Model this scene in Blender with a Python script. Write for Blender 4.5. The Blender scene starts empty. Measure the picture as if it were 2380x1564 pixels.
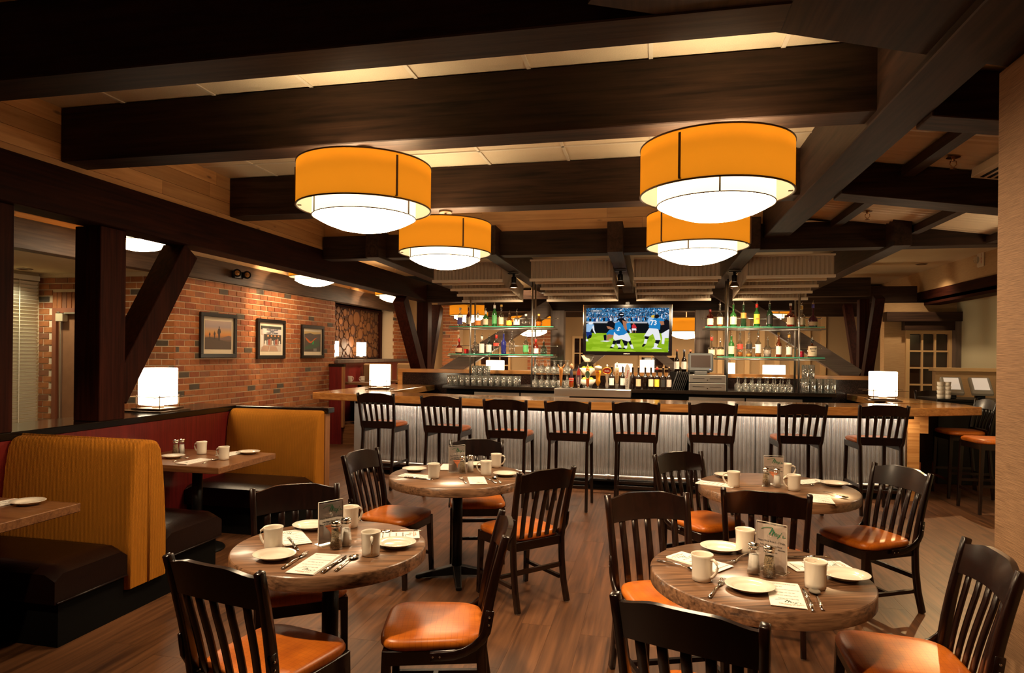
import bpy, math, random
from mathutils import Vector, Matrix
random.seed(7)
PI = math.pi
sc = bpy.context.scene
COL = sc.collection
# ---------------------------------------------------------------- camera
cam = bpy.data.cameras.new('camera'); camo = bpy.data.objects.new('camera', cam); COL.objects.link(camo)
cam.sensor_width = 36; cam.sensor_fit = 'HORIZONTAL'; cam.lens = 1510 / 2380 * 36
cam.shift_y = 39 / 2380; cam.clip_start = .05; cam.clip_end = 100
camo.matrix_world = Matrix.Translation((0, 0, 1.65)) @ Matrix.Rotation(math.radians(12.26), 4, 'Z') @ Matrix.Rotation(PI/2, 4, 'X') @ Matrix.Rotation(.0105, 4, 'Z')
sc.camera = camo
# ---------------------------------------------------------------- world, exposure
w = bpy.data.worlds.new('world'); sc.world = w; w.use_nodes = True
w.node_tree.nodes['Background'].inputs[0].default_value = (1, .55, .28, 1)
w.node_tree.nodes['Background'].inputs[1].default_value = .007
sc.view_settings.view_transform = 'Standard'; sc.view_settings.look = 'None'
sc.view_settings.gamma = 1; sc.view_settings.use_curve_mapping = False
sc.view_settings.exposure = 0.0
try:
    sc.cycles.max_bounces = 6; sc.cycles.diffuse_bounces = 3; sc.cycles.glossy_bounces = 3
    sc.cycles.transmission_bounces = 4; sc.cycles.transparent_max_bounces = 24
    sc.cycles.caustics_reflective = False; sc.cycles.caustics_refractive = False
    sc.cycles.sample_clamp_indirect = 4; sc.cycles.use_denoising = True
except Exception: pass
# ---------------------------------------------------------------- mesh builder
class MB:
    def __init__(s): s.v = []; s.f = []; s.sm = []
    def add(s, vs, fs, smooth=False):
        o = len(s.v); s.v += [tuple(p) for p in vs]; s.f += [tuple(i + o for i in f) for f in fs]; s.sm += [smooth] * len(fs)
        return s
    def hexa(s, p):   # 8 pts: bottom ccw 0-3, top ccw 4-7
        return s.add(p, [(3,2,1,0),(4,5,6,7),(0,1,5,4),(1,2,6,5),(2,3,7,6),(3,0,4,7)])
    def box(s, x0, x1, y0, y1, z0, z1):
        return s.hexa([(x0,y0,z0),(x1,y0,z0),(x1,y1,z0),(x0,y1,z0),(x0,y0,z1),(x1,y0,z1),(x1,y1,z1),(x0,y1,z1)])
    def cbox(s, cx, cy, cz, sx, sy, sz): return s.box(cx-sx/2, cx+sx/2, cy-sy/2, cy+sy/2, cz-sz/2, cz+sz/2)
    def prism(s, poly, z0, z1, smooth=False):
        n = len(poly)
        s.add([(x,y,z0) for x,y in poly] + [(x,y,z1) for x,y in poly], [tuple(range(n))[::-1], tuple(range(n, 2*n))])
        o = len(s.v) - 2*n
        s.f += [(o+i, o+(i+1)%n, o+n+(i+1)%n, o+n+i) for i in range(n)]; s.sm += [smooth]*n
        return s
    def lathe(s, prof, seg=20, c=(0,0,0), smooth=True, capb=True, capt=True):
        vs = []; fs = []
        for r, z in prof:
            for k in range(seg):
                a = 2*PI*k/seg; vs.append((c[0]+r*math.cos(a), c[1]+r*math.sin(a), c[2]+z))
        for i in range(len(prof)-1):
            for k in range(seg):
                a = i*seg+k; b = i*seg+(k+1)%seg; fs.append((a, b, b+seg, a+seg))
        s.add(vs, fs, smooth)
        o = len(s.v) - len(vs)
        if capb and prof[0][0] > 1e-4: s.f.append(tuple(o+k for k in range(seg))[::-1]); s.sm.append(False)
        if capt and prof[-1][0] > 1e-4: s.f.append(tuple(o+(len(prof)-1)*seg+k for k in range(seg))); s.sm.append(False)
        return s
    def sweep(s, path, w, d, up=None, smooth=False, caps=True):
        # rectangular (w x d) section swept along path; w measured along `up` cross tangent (side), d along the other
        P = [Vector(p) for p in path]; n = len(P); vs = []
        W = w if isinstance(w, (list, tuple)) else [w]*n; D = d if isinstance(d, (list, tuple)) else [d]*n
        side = Vector(up) if up else Vector((1,0,0))
        for i in range(n):
            t = (P[min(i+1,n-1)] - P[max(i-1,0)]).normalized()
            sd = (side - t*side.dot(t)).normalized(); nn = t.cross(sd).normalized()
            for a, b in ((-1,-1),(1,-1),(1,1),(-1,1)): vs.append(P[i] + sd*(a*W[i]/2) + nn*(b*D[i]/2))
        fs = []
        for i in range(n-1):
            for k in range(4):
                a = i*4+k; b = i*4+(k+1)%4; fs.append((a,b,b+4,a+4))
        if caps: fs += [(3,2,1,0), tuple((n-1)*4+k for k in range(4))]
        return s.add(vs, fs, smooth)
    def tube(s, path, r, seg=8, smooth=True, caps=True):
        P = [Vector(p) for p in path]; n = len(P); vs = []
        R = r if isinstance(r, (list, tuple)) else [r]*n
        ref = Vector((0,0,1)) if abs((P[1]-P[0]).normalized().z) < .9 else Vector((1,0,0))
        for i in range(n):
            t = (P[min(i+1,n-1)] - P[max(i-1,0)]).normalized()
            sd = ref - t*ref.dot(t)
            if sd.length < 1e-3: sd = t.orthogonal()
            sd.normalize(); nn = t.cross(sd)
            for k in range(seg):
                a = 2*PI*k/seg; vs.append(P[i] + sd*(R[i]*math.cos(a)) + nn*(R[i]*math.sin(a)))
        fs = []
        for i in range(n-1):
            for k in range(seg):
                a = i*seg+k; b = i*seg+(k+1)%seg; fs.append((a,b,b+seg,a+seg))
        s.add(vs, fs, smooth)
        o = len(s.v)-len(vs)
        if caps:
            s.f += [tuple(o+k for k in range(seg))[::-1], tuple(o+(n-1)*seg+k for k in range(seg))]; s.sm += [False, False]
        return s
    def grid(s, fn, nu, nv, smooth=True):
        vs = [fn(i/nu, j/nv) for j in range(nv+1) for i in range(nu+1)]
        fs = [(j*(nu+1)+i, j*(nu+1)+i+1, (j+1)*(nu+1)+i+1, (j+1)*(nu+1)+i) for j in range(nv) for i in range(nu)]
        return s.add(vs, fs, smooth)
    def xf(s, M, i0=0):
        s.v[i0:] = [tuple(M @ Vector(p)) for p in s.v[i0:]]; return s
    def mesh(s, name):
        m = bpy.data.meshes.new(name); m.from_pydata(s.v, [], s.f); m.update()
        m.polygons.foreach_set('use_smooth', s.sm)
        return m
    def build(s, name, mat, parent=None, loc=None, bev=0, rz=0):
        return mobj(name, s.mesh(name), mat, parent, loc, bev, rz)
def mobj(name, me, mat, parent=None, loc=None, bev=0, rz=0):
    if mat is not None and not me.materials: me.materials.append(mat)
    o = bpy.data.objects.new(name, me); COL.objects.link(o)
    if parent: o.parent = parent
    if loc: o.location = loc
    if rz: o.rotation_euler.z = rz
    if bev:
        b = o.modifiers.new('bevel', 'BEVEL'); b.width = bev; b.segments = 1; b.limit_method = 'ANGLE'
    return o
def thing(name, label, cat, loc=(0,0,0), rz=0, group=None):
    o = bpy.data.objects.new(name, None); COL.objects.link(o); o.location = loc; o.rotation_euler = (0,0,rz)
    o.empty_display_size = .05
    return tag(o, label, cat, group)
def tag(o, label=None, cat=None, group=None, kind=None):
    if label: o['label'] = label
    if cat: o['category'] = cat
    if group: o['group'] = group
    if kind: o['kind'] = kind
    return o
def struct(o): o['kind'] = 'structure'; return o
def dup(root, loc, rz=None, label=None, group=None, parent=None):
    r = root.copy(); COL.objects.link(r); r.location = loc
    if parent: r.parent = parent
    if rz is not None: r.rotation_euler = (0,0,rz)
    if label: r['label'] = label
    if group: r['group'] = group
    for ch in root.children:
        c = ch.copy(); COL.objects.link(c); c.parent = r
        for g in ch.children:
            d = g.copy(); COL.objects.link(d); d.parent = c
    return r
def text_mesh(txt, size, align='CENTER', shear=0, bold=0):
    cu = bpy.data.curves.new('t', 'FONT'); cu.body = txt; cu.size = size; cu.align_x = align; cu.align_y = 'CENTER'
    cu.resolution_u = 1; cu.shear = shear; cu.offset = bold
    o = bpy.data.objects.new('t', cu); COL.objects.link(o)
    dg = bpy.context.evaluated_depsgraph_get(); dg.update()
    me = bpy.data.meshes.new_from_object(o.evaluated_get(dg)); bpy.data.objects.remove(o); bpy.data.curves.remove(cu)
    me.materials.clear()
    return me
def text_into(mb, txt, size, M, shear=0, bold=0, align='CENTER'):
    me = text_mesh(txt, size, align, shear, bold)
    mb.add([M @ v.co for v in me.vertices], [tuple(p.vertices) for p in me.polygons]); bpy.data.meshes.remove(me)
def ribbon(mb, pts, wd, M):
    # flat pen stroke in the local xy plane
    n = len(pts); vs = []
    for i in range(n):
        a = Vector(pts[max(i-1,0)]); b = Vector(pts[min(i+1,n-1)]); t = (b-a)
        t = t.normalized() if t.length > 0 else Vector((1,0)); q = Vector((-t.y, t.x))
        ww = wd[i] if isinstance(wd, (list,tuple)) else wd
        p = Vector(pts[i]); vs += [M @ Vector((p.x+q.x*ww/2, p.y+q.y*ww/2, 0)), M @ Vector((p.x-q.x*ww/2, p.y-q.y*ww/2, 0))]
    mb.add(vs, [(2*i, 2*i+1, 2*i+3, 2*i+2) for i in range(n-1)])
# ---------------------------------------------------------------- materials
def nmat(name):
    m = bpy.data.materials.new(name); m.use_nodes = True; nt = m.node_tree
    return m, nt, nt.nodes['Principled BSDF']
def lk(nt, a, b): nt.links.new(a, b)
def pm(name, col, rough=.5, metal=0, spec=.5, coat=0, emit=None, es=0, bump=0, bscale=60, var=0, vscale=8, sheen=0, alpha=1):
    m, nt, b = nmat(name)
    b.inputs['Base Color'].default_value = (*col, 1); b.inputs['Roughness'].default_value = rough
    b.inputs['Metallic'].default_value = metal; b.inputs['Specular IOR Level'].default_value = spec
    b.inputs['Coat Weight'].default_value = coat; b.inputs['Coat Roughness'].default_value = .15
    if sheen: b.inputs['Sheen Weight'].default_value = sheen
    if emit: b.inputs['Emission Color'].default_value = (*emit, 1); b.inputs['Emission Strength'].default_value = es
    if bump or var:
        tc = nt.nodes.new('ShaderNodeTexCoord')
    if bump:
        n = nt.nodes.new('ShaderNodeTexNoise'); n.inputs['Scale'].default_value = bscale; n.inputs['Detail'].default_value = 3
        bp = nt.nodes.new('ShaderNodeBump'); bp.inputs['Strength'].default_value = bump; bp.inputs['Distance'].default_value = .01
        lk(nt, tc.outputs['Object'], n.inputs['Vector']); lk(nt, n.outputs['Fac'], bp.inputs['Height']); lk(nt, bp.outputs['Normal'], b.inputs['Normal'])
    if var:
        n = nt.nodes.new('ShaderNodeTexNoise'); n.inputs['Scale'].default_value = vscale; n.inputs['Detail'].default_value = 4
        r = nt.nodes.new('ShaderNodeValToRGB'); r.color_ramp.elements[0].position = .3; r.color_ramp.elements[1].position = .7
        r.color_ramp.elements[0].color = (*[c*(1-var) for c in col], 1); r.color_ramp.elements[1].color = (*[min(1,c*(1+var)) for c in col], 1)
        lk(nt, tc.outputs['Object'], n.inputs['Vector']); lk(nt, n.outputs['Fac'], r.inputs['Fac']); lk(nt, r.outputs['Color'], b.inputs['Base Color'])
    return m
def wood(name, c0, c1, rough=.5, axis=1, scale=6, stretch=14, bump=.15, coat=0, knots=0, spec=.5, island=False, vr=.2):
    # grain running along local `axis`
    m, nt, b = nmat(name); N = nt.nodes
    tc = N.new('ShaderNodeTexCoord'); oi = N.new('ShaderNodeObjectInfo')
    ad = N.new('ShaderNodeVectorMath'); ad.operation = 'ADD'
    ml = N.new('ShaderNodeMath'); ml.operation = 'MULTIPLY'; ml.inputs[1].default_value = 37
    rnd = oi.outputs['Random']
    if island:
        ge = N.new('ShaderNodeNewGeometry'); sm = N.new('ShaderNodeMath'); sm.operation = 'ADD'
        lk(nt, ge.outputs['Random Per Island'], sm.inputs[0]); lk(nt, oi.outputs['Random'], sm.inputs[1])
        fr = N.new('ShaderNodeMath'); fr.operation = 'FRACT'; lk(nt, sm.outputs[0], fr.inputs[0]); rnd = fr.outputs[0]
    lk(nt, rnd, ml.inputs[0]); lk(nt, tc.outputs['Object'], ad.inputs[0]); lk(nt, ml.outputs[0], ad.inputs[1])
    mp = N.new('ShaderNodeMapping'); s = [scale*stretch/4]*3; s[axis] = scale/4; mp.inputs['Scale'].default_value = s
    lk(nt, ad.outputs[0], mp.inputs['Vector'])
    n1 = N.new('ShaderNodeTexNoise'); n1.inputs['Scale'].default_value = 1; n1.inputs['Detail'].default_value = 6; n1.inputs['Distortion'].default_value = 1.2
    lk(nt, mp.outputs[0], n1.inputs['Vector'])
    mp2 = N.new('ShaderNodeMapping'); s2 = [scale*stretch]*3; s2[axis] = scale/3; mp2.inputs['Scale'].default_value = s2
    lk(nt, ad.outputs[0], mp2.inputs['Vector'])
    n2 = N.new('ShaderNodeTexNoise'); n2.inputs['Scale'].default_value = 1; n2.inputs['Detail'].default_value = 3
    lk(nt, mp2.outputs[0], n2.inputs['Vector'])
    mx = N.new('ShaderNodeMath'); mx.operation = 'MULTIPLY_ADD'; mx.inputs[1].default_value = .45; lk(nt, n2.outputs['Fac'], mx.inputs[0])
    hl = N.new('ShaderNodeMath'); hl.operation = 'MULTIPLY'; hl.inputs[1].default_value = .62; lk(nt, n1.outputs['Fac'], hl.inputs[0]); lk(nt, hl.outputs[0], mx.inputs[2])
    r = N.new('ShaderNodeValToRGB'); r.color_ramp.elements[0].position = .36; r.color_ramp.elements[1].position = .68
    r.color_ramp.elements[0].color = (*c0, 1); r.color_ramp.elements[1].color = (*c1, 1)
    lk(nt, mx.outputs[0], r.inputs['Fac'])
    hs = N.new('ShaderNodeHueSaturation'); lk(nt, r.outputs['Color'], hs.inputs['Color'])
    mr = N.new('ShaderNodeMapRange'); mr.inputs['To Min'].default_value = 1-vr; mr.inputs['To Max'].default_value = 1+vr
    lk(nt, rnd, mr.inputs['Value']); lk(nt, mr.outputs[0], hs.inputs['Value'])
    out = hs.outputs['Color']
    if knots:
        vo = N.new('ShaderNodeTexVoronoi'); vo.inputs['Scale'].default_value = 1
        mk = N.new('ShaderNodeMapping'); sk = [7]*3; sk[axis] = 2.2; mk.inputs['Scale'].default_value = sk
        lk(nt, ad.outputs[0], mk.inputs['Vector']); lk(nt, mk.outputs[0], vo.inputs['Vector'])
        kr = N.new('ShaderNodeValToRGB'); kr.color_ramp.elements[0].position = .05; kr.color_ramp.elements[1].position = .11
        kr.color_ramp.elements[0].color = (1-knots,)*3 + (1,); kr.color_ramp.elements[1].color = (1,1,1,1)
        lk(nt, vo.outputs['Distance'], kr.inputs['Fac'])
        mm = N.new('ShaderNodeMix'); mm.data_type = 'RGBA'; mm.blend_type = 'MULTIPLY'; mm.inputs[0].default_value = 1
        lk(nt, out, mm.inputs[6]); lk(nt, kr.outputs['Color'], mm.inputs[7]); out = mm.outputs[2]
    lk(nt, out, b.inputs['Base Color'])
    b.inputs['Roughness'].default_value = rough; b.inputs['Coat Weight'].default_value = coat; b.inputs['Coat Roughness'].default_value = .12
    b.inputs['Specular IOR Level'].default_value = spec
    if bump:
        bp = N.new('ShaderNodeBump'); bp.inputs['Strength'].default_value = bump; bp.inputs['Distance'].default_value = .006
        lk(nt, mx.outputs[0], bp.inputs['Height']); lk(nt, bp.outputs['Normal'], b.inputs['Normal'])
    return m
def clear_glass(name, tint=(1,1,1), refl=.12, haze=0):
    m, nt, b = nmat(name); N = nt.nodes; N.remove(b)
    tr = N.new('ShaderNodeBsdfTransparent'); tr.inputs[0].default_value = (*tint, 1)
    gl = N.new('ShaderNodeBsdfGlossy'); gl.inputs['Roughness'].default_value = .04; gl.inputs['Color'].default_value = (1,1,1,1)
    fr = N.new('ShaderNodeLayerWeight'); fr.inputs['Blend'].default_value = .35
    mr = N.new('ShaderNodeMapRange'); mr.inputs['To Min'].default_value = refl; mr.inputs['To Max'].default_value = min(1, refl+.6)
    mx = N.new('ShaderNodeMixShader'); lk(nt, fr.outputs['Facing'], mr.inputs['Value']); lk(nt, mr.outputs[0], mx.inputs[0])
    if haze:
        df = N.new('ShaderNodeBsdfDiffuse'); df.inputs[0].default_value = (.8,.8,.78,1); m0 = N.new('ShaderNodeMixShader'); m0.inputs[0].default_value = haze
        lk(nt, tr.outputs[0], m0.inputs[1]); lk(nt, df.outputs[0], m0.inputs[2]); tr = m0
    lk(nt, tr.outputs[0], mx.inputs[1]); lk(nt, gl.outputs[0], mx.inputs[2]); lk(nt, mx.outputs[0], N['Material Output'].inputs[0])
    return m
def emis(name, col, s, base=None):
    return pm(name, base or col, .6, emit=col, es=s)
M = {}
M['beam'] = wood('beam wood', (.010,.0045,.0028), (.047,.0225,.013), .55, spec=.2, axis=0, scale=5, stretch=10, bump=.25)
M['beamy'] = wood('beam wood along y', (.010,.0045,.0028), (.047,.0225,.013), .55, spec=.2, axis=1, scale=5, stretch=10, bump=.25)
M['post'] = wood('post wood', (.012,.0022,.0012), (.040,.0085,.004), .6, spec=.08, axis=2, scale=5, stretch=10, bump=.2)
M['header'] = wood('header beam wood', (.011,.002,.0012), (.038,.0085,.004), .6, spec=.08, axis=1, scale=5, stretch=10, bump=.2)
M['brace'] = wood('grey brown brace', (.085,.058,.045), (.17,.12,.095), .55, axis=2, scale=5, stretch=8, bump=.15)
M['pine'] = wood('pine board', (.46,.235,.085), (.66,.385,.165), .5, axis=1, scale=3, stretch=12, bump=.05, knots=.6)
M['pinex'] = wood('pine board along x', (.46,.235,.085), (.66,.385,.165), .5, axis=0, scale=3, stretch=12, bump=.05, knots=.6)
M['chair'] = wood('dark espresso wood', (.0045,.0014,.0009), (.013,.0038,.0022), .25, axis=2, scale=8, stretch=10, bump=.03, coat=.22)
M['tabletop'] = wood('oak table wood', (.040,.017,.008), (.30,.155,.080), .3, axis=0, scale=7, stretch=16, bump=.12, coat=.25)
M['boothtop'] = wood('booth table wood', (.12,.045,.016), (.28,.125,.05), .3, axis=0, scale=7, stretch=16, bump=.1, coat=.3)
M['bartop'] = wood('honey bar wood', (.34,.13,.03), (.60,.29,.085), .2, axis=0, scale=5, stretch=12, bump=.03, coat=.6)
M['floor'] = wood('plank floor wood', (.040,.014,.005), (.165,.068,.026), .42, axis=1, scale=4, stretch=11, bump=.06, island=True, vr=.1)
M['redwood'] = wood('red stained veneer', (.10,.006,.007), (.20,.016,.014), .35, axis=2, scale=7, stretch=16, bump=.03, coat=.2)
M['oakend'] = wood('oak end panel', (.20,.075,.022), (.34,.15,.055), .4, axis=2, scale=6, stretch=14, bump=.05)
M['blackcap'] = pm('black granite cap', (.008,.006,.005), .12, var=.5, vscale=90)
M['black'] = pm('black satin', (.004,.0035,.0035), .38, spec=.3)
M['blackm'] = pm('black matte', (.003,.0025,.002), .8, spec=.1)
M['gap'] = pm('dark joint', (.025,.013,.008), .8)
M['tile'] = pm('cream ceiling tile', (.78,.66,.46), .9, bump=.3, bscale=220, var=.06, vscale=150)
M['tbar'] = pm('cream metal grid', (.8,.72,.56), .5)
M['steel'] = pm('brushed steel', (.62,.6,.57), .28, 1)
M['chrome'] = pm('chrome', (.8,.78,.74), .08, 1)
M['bronze'] = pm('dark bronze', (.13,.075,.04), .4, .8)
M['corr'] = pm('galvanised corrugated steel', (.70,.69,.67), .27, .85, var=.10, vscale=5)
M['canopy'] = pm('cream painted corrugated steel', (.52,.42,.31), .45, .1)
M['canopytrim'] = pm('cream trim', (.82,.70,.54), .45, .05)
M['deck'] = pm('painted roof deck', (.74,.62,.45), .5, .05)
M['china'] = pm('white glazed china', (.78,.71,.60), .14, coat=.35)
M['paper'] = pm('white paper', (.86,.82,.75), .7)
M['ink'] = pm('black ink', (.03,.03,.03), .7)
M['inkg'] = pm('green ink', (.02,.16,.07), .7)
M['inkr'] = pm('red ink', (.8,.12,.05), .7)
M['glass'] = clear_glass('clear glass', (.97,.98,.97), .06)
M['glassware'] = clear_glass('bar glassware', (.90,.92,.90), .22, .07)  # whitish diffuse share mixed in, standing in for reflected brightness
M['shelfglass'] = clear_glass('green edged shelf glass', (.55,.85,.72), .2)
M['acrylic'] = clear_glass('acrylic', (.98,.98,.98), .05)
M['amber'] = None
# ================================================================ STRUCTURE
def board_obj(name, x0,x1,y0,y1,z0,z1, mat, parent=None, bev=0):
    # a box whose own origin sits at its centre so grain differs piece by piece
    cx, cy, cz = (x0+x1)/2, (y0+y1)/2, (z0+z1)/2
    return MB().box(x0-cx,x1-cx,y0-cy,y1-cy,z0-cz,z1-cz).build(name, mat, parent, (cx,cy,cz), bev)
# ---- floor
fl = struct(MB().box(-9.2,6.8,-1,17,-.06,-.008).build('floor', M['gap']))
tag(fl, 'brown wood plank floor of the dining room')
PWD, PLN = .185, 1.25
pm1 = MB().box(-PWD/2+.0005, PWD/2-.0005, -PLN/2+.0005, PLN/2-.0005, -.006, 0).mesh('plank')
cand = []
rest = MB()
for i in range(-18, 37):
    x = .06 + i*PWD
    off = (i*0.47) % 1 * PLN
    for j in range(-1, 14):
        y = off + (j+.5)*PLN
        if x < -9 or x > 6.6 or y > 16.6: continue
        seen = -3.4 < x < 4.4 and 2.4 < y < 8.0
        if seen and len(cand) < 290: cand.append((x, y))
        else: rest.box(x-PWD/2+.001, x+PWD/2-.001, y-PLN/2+.001, y+PLN/2-.001, -.01, 0)
for x, y in cand: mobj('plank', pm1, M['floor'], fl, (x, y, 0))
for i in range(-50, -18):
    x = .06 + i*PWD; off = (i*0.47) % 1 * PLN
    for j in range(-1, 14): rest.box(x-PWD/2+.001, x+PWD/2-.001, off+j*PLN+.001, off+(j+1)*PLN-.001, -.01, 0)
tag(rest.build('plank_field', M['floor'], fl), kind='stuff')
# ---- main ceiling with lay-in tiles
ce = struct(MB().box(-4.35,1.3,-1,7.75,3.4,3.45).build('ceiling', M['blackm']))
tag(ce, 'cream tile ceiling between the dark beams')
TX, TY = .715, 1.43
tm = MB().box(-TX/2+.012, TX/2-.012, -TY/2+.012, TY/2-.012, 0, .02).mesh('ceiling_tile')
xs = [-.03 + k*TX for k in range(-6, 3)]
ys = [2.45 + k*TY for k in range(-1, 5)]
for x in xs[:-1]:
    for y in ys[:-1]:
        if y > 1.0: mobj('ceiling_tile', tm, M['tile'], ce, (x+TX/2, y+TY/2, 3.36))
g = MB()
for x in xs: g.box(x-.012, x+.012, ys[0], 7.6, 3.352, 3.372)
for y in ys: g.box(-4.3, 1.2, y-.012, y+.012, 3.352, 3.372)
g.build('ceiling_grid', M['tbar'], ce)
# ---- cross beams of the main bay
def tbeam(name, x0,x1,y0,y1,z0,z1, mat, label):
    o = board_obj(name, x0,x1,y0,y1,z0,z1, mat, None, .006); return tag(o, label, 'beam')
tbeam('ceiling_beam', -4.12,.5,2.60,2.83,2.975,3.39, M['beam'], 'dark timber ceiling beam nearest the camera, along the top of the photo')
tbeam('ceiling_beam', -4.12,1.17,3.82,4.04,2.975,3.355, M['beam'], 'dark timber ceiling beam just in front of the two large drum lamps')
tbeam('ceiling_beam', -4.12,1.17,5.70,5.93,2.975,3.355, M['beam'], 'dark timber ceiling beam behind the two large drum lamps')
tbeam('ceiling_beam', -4.10,3.9,7.53,7.75,2.815,3.10, M['beam'], 'dark timber beam running above the front of the bar')
tbeam('ceiling_beam', 1.16,1.42,1.2,7.53,2.94,3.42, M['beamy'], 'brown timber girder running towards the bar right of the large lamps')
# diagonal beam near the right wall
d = Vector((1.55-.46, 3.37-2.83, 0)).normalized(); nrm = Vector((d.y, -d.x, 0))
p0 = Vector((.46,2.83,0)) - d*.8; p1 = Vector((1.56,3.375,0)) + d*.6
q = [p0, p0+nrm*.5, p1+nrm*.5, p1]
db = MB().hexa([(*p.xy, 2.982) for p in q] + [(*p.xy, 3.5) for p in q]).build('ceiling_beam', M['beamy'])
tag(db, 'nearly black diagonal beam in the top right corner', 'beam')
# dark upper ceiling over the right bay and behind the camera
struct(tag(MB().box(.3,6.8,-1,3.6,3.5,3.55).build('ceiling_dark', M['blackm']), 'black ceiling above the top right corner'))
# ---- left header, pine boards above it
tag(board_obj('header_beam', -4.33,-4.10,.3,11.75,2.60,2.935, M['header'], None, .006), 'long dark red-brown header beam above the booth wall', 'beam')
wl = struct(MB().box(-4.32,-4.14,.3,7.75,2.94,3.4).build('wall_left_valance', M['gap']))
tag(wl, 'pine board strip between left header beam and ceiling')
zz = [2.937, 2.985, 3.105, 3.235, 3.36]
for k in range(4):
    y0 = .3
    for n in range(3):
        ln = [2.9,2.3,2.2][(n+k)%3]; y1 = min(7.6, y0+ln)
        if y1-y0 > .05: board_obj('board', -4.14,-4.122,y0+.001,y1-.001,zz[k]+.001,zz[k+1]-.002, M['pine'], wl)
        y0 = y1
wr = struct(MB().box(-4.3,1.2,7.62,7.75,3.0,3.4).build('wall_back_valance', M['gap']))
tag(wr, 'pine board strip above the beam at the bar')
for k in range(4):
    x0 = -4.14
    for n in range(3):
        ln = [2.1,1.5,1.9][(n+k)%3]; x1 = min(1.17, x0+ln)
        if x1-x0 > .05: board_obj('board', x0+.001,x1-.001,7.604,7.62,zz[k]+.001,zz[k+1]-.002, M['pinex'], wr)
        x0 = x1
# ---- posts on the half wall with their braces
def post(y0, y1, label, br):
    t = thing('timber_post', label, 'post', (-4.28,(y0+y1)/2,1.09))
    MB().box(-.12,.12,-(y1-y0)/2,(y1-y0)/2,0,1.51).build('shaft', M['post'], t, None, .005)
    if br:
        h = (y1-y0)/2
        MB().sweep([(0,h-.06,.17),(0,h+.76,1.47)], .23, .2, (1,0,0)).build('brace', M['post'], t, None, .005)
    return t
post(4.21,4.46,'dark timber post standing on the booth wall with an angled brace', True)
post(3.27,3.52,'dark timber post on the booth wall at the left edge', False)
# ---- half wall behind the booths
hw = struct(MB().box(-4.40,-4.16,.5,5.90,0,1.035).build('wall_booth', M['redwood'])); tag(hw, 'red stained wood half wall behind the booths')
cap = MB().box(-4.66,-4.157,.5,6.0,1.035,1.09).build('wall_cap', M['blackcap'], hw, None, .006)
ep = struct(MB().box(-4.16,-3.15,5.87,5.96,0,1.035).build('wall_booth_end', M['oakend'])); tag(ep, 'oak end panel closing the far booth'); MB().box(-4.155,-3.12,5.868,6.0,1.036,1.09).build('wall_cap', M['blackcap'], ep, None, .006)
# ---- brick wall on the left aisle and the wall with the door
BX = -5.65
wb = struct(MB().box(BX-.3,BX-.008,6.83,10.85,0,3.45).build('wall_left_brick', pm('mortar', (.74,.57,.38), .9, bump=.4, bscale=90))); tag(wb, 'red brick wall with three framed photos')
def brickmat():
    m, nt, b = nmat('brick'); N = nt.nodes
    oi = N.new('ShaderNodeObjectInfo'); ge = N.new('ShaderNodeNewGeometry'); ad = N.new('ShaderNodeMath'); ad.operation = 'ADD'
    fr = N.new('ShaderNodeMath'); fr.operation = 'FRACT'
    lk(nt, oi.outputs['Random'], ad.inputs[0]); lk(nt, ge.outputs['Random Per Island'], ad.inputs[1]); lk(nt, ad.outputs[0], fr.inputs[0])
    r = N.new('ShaderNodeValToRGB'); r.color_ramp.interpolation = 'CONSTANT'
    cols = [(0,(.33,.105,.030)),(.3,(.40,.14,.042)),(.5,(.27,.072,.022)),(.68,(.36,.12,.036)),(.87,(.24,.09,.04)),(.95,(.085,.062,.042))]
    e = r.color_ramp.elements; e[0].color = (*cols[0][1],1); e[1].position = cols[1][0]; e[1].color = (*cols[1][1],1)
    for p, c in cols[2:]: q = e.new(p); q.color = (*c,1)
    lk(nt, fr.outputs[0], r.inputs['Fac'])
    tc = N.new('ShaderNodeTexCoord'); n = N.new('ShaderNodeTexNoise'); n.inputs['Scale'].default_value = 14; n.inputs['Detail'].default_value = 5
    lk(nt, tc.outputs['Object'], n.inputs['Vector'])
    hs = N.new('ShaderNodeHueSaturation'); mr = N.new('ShaderNodeMapRange'); mr.inputs['To Min'].default_value = .6; mr.inputs['To Max'].default_value = 1.4
    lk(nt, n.outputs['Fac'], mr.inputs['Value']); lk(nt, mr.outputs[0], hs.inputs['Value']); lk(nt, r.outputs['Color'], hs.inputs['Color'])
    lk(nt, hs.outputs[0], b.inputs['Base Color']); b.inputs['Roughness'].default_value = .75
    bp = N.new('ShaderNodeBump'); bp.inputs['Strength'].default_value = .5; bp.inputs['Distance'].default_value = .01
    lk(nt, n.outputs['Fac'], bp.inputs['Height']); lk(nt, bp.outputs[0], b.inputs['Normal'])
    return m
M['brick'] = brickmat()
BL, BH, MJ = .170, .064, .014
bm = MB().box(-.022,0,-BL/2+.001,BL/2-.001,-BH/2,BH/2)
bmx = bm.mesh('brick'); bh_ = MB().box(-.022,0,-BL/4+MJ/4,BL/4-MJ/4,-BH/2,BH/2).mesh('brick_half')
cand = []; stuffm = MB()
z = .14
row = 0
while z < 2.55:
    y = 6.80 + (0 if row % 2 == 0 else -(BL+MJ)/2)
    while y < 10.85:
        a, b2 = max(y, 6.80), min(y+BL, 10.85)
        if b2-a > .05: cand.append((row, a, b2, z+BH/2))
        y += BL+MJ
    z += BH+MJ; row += 1
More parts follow.
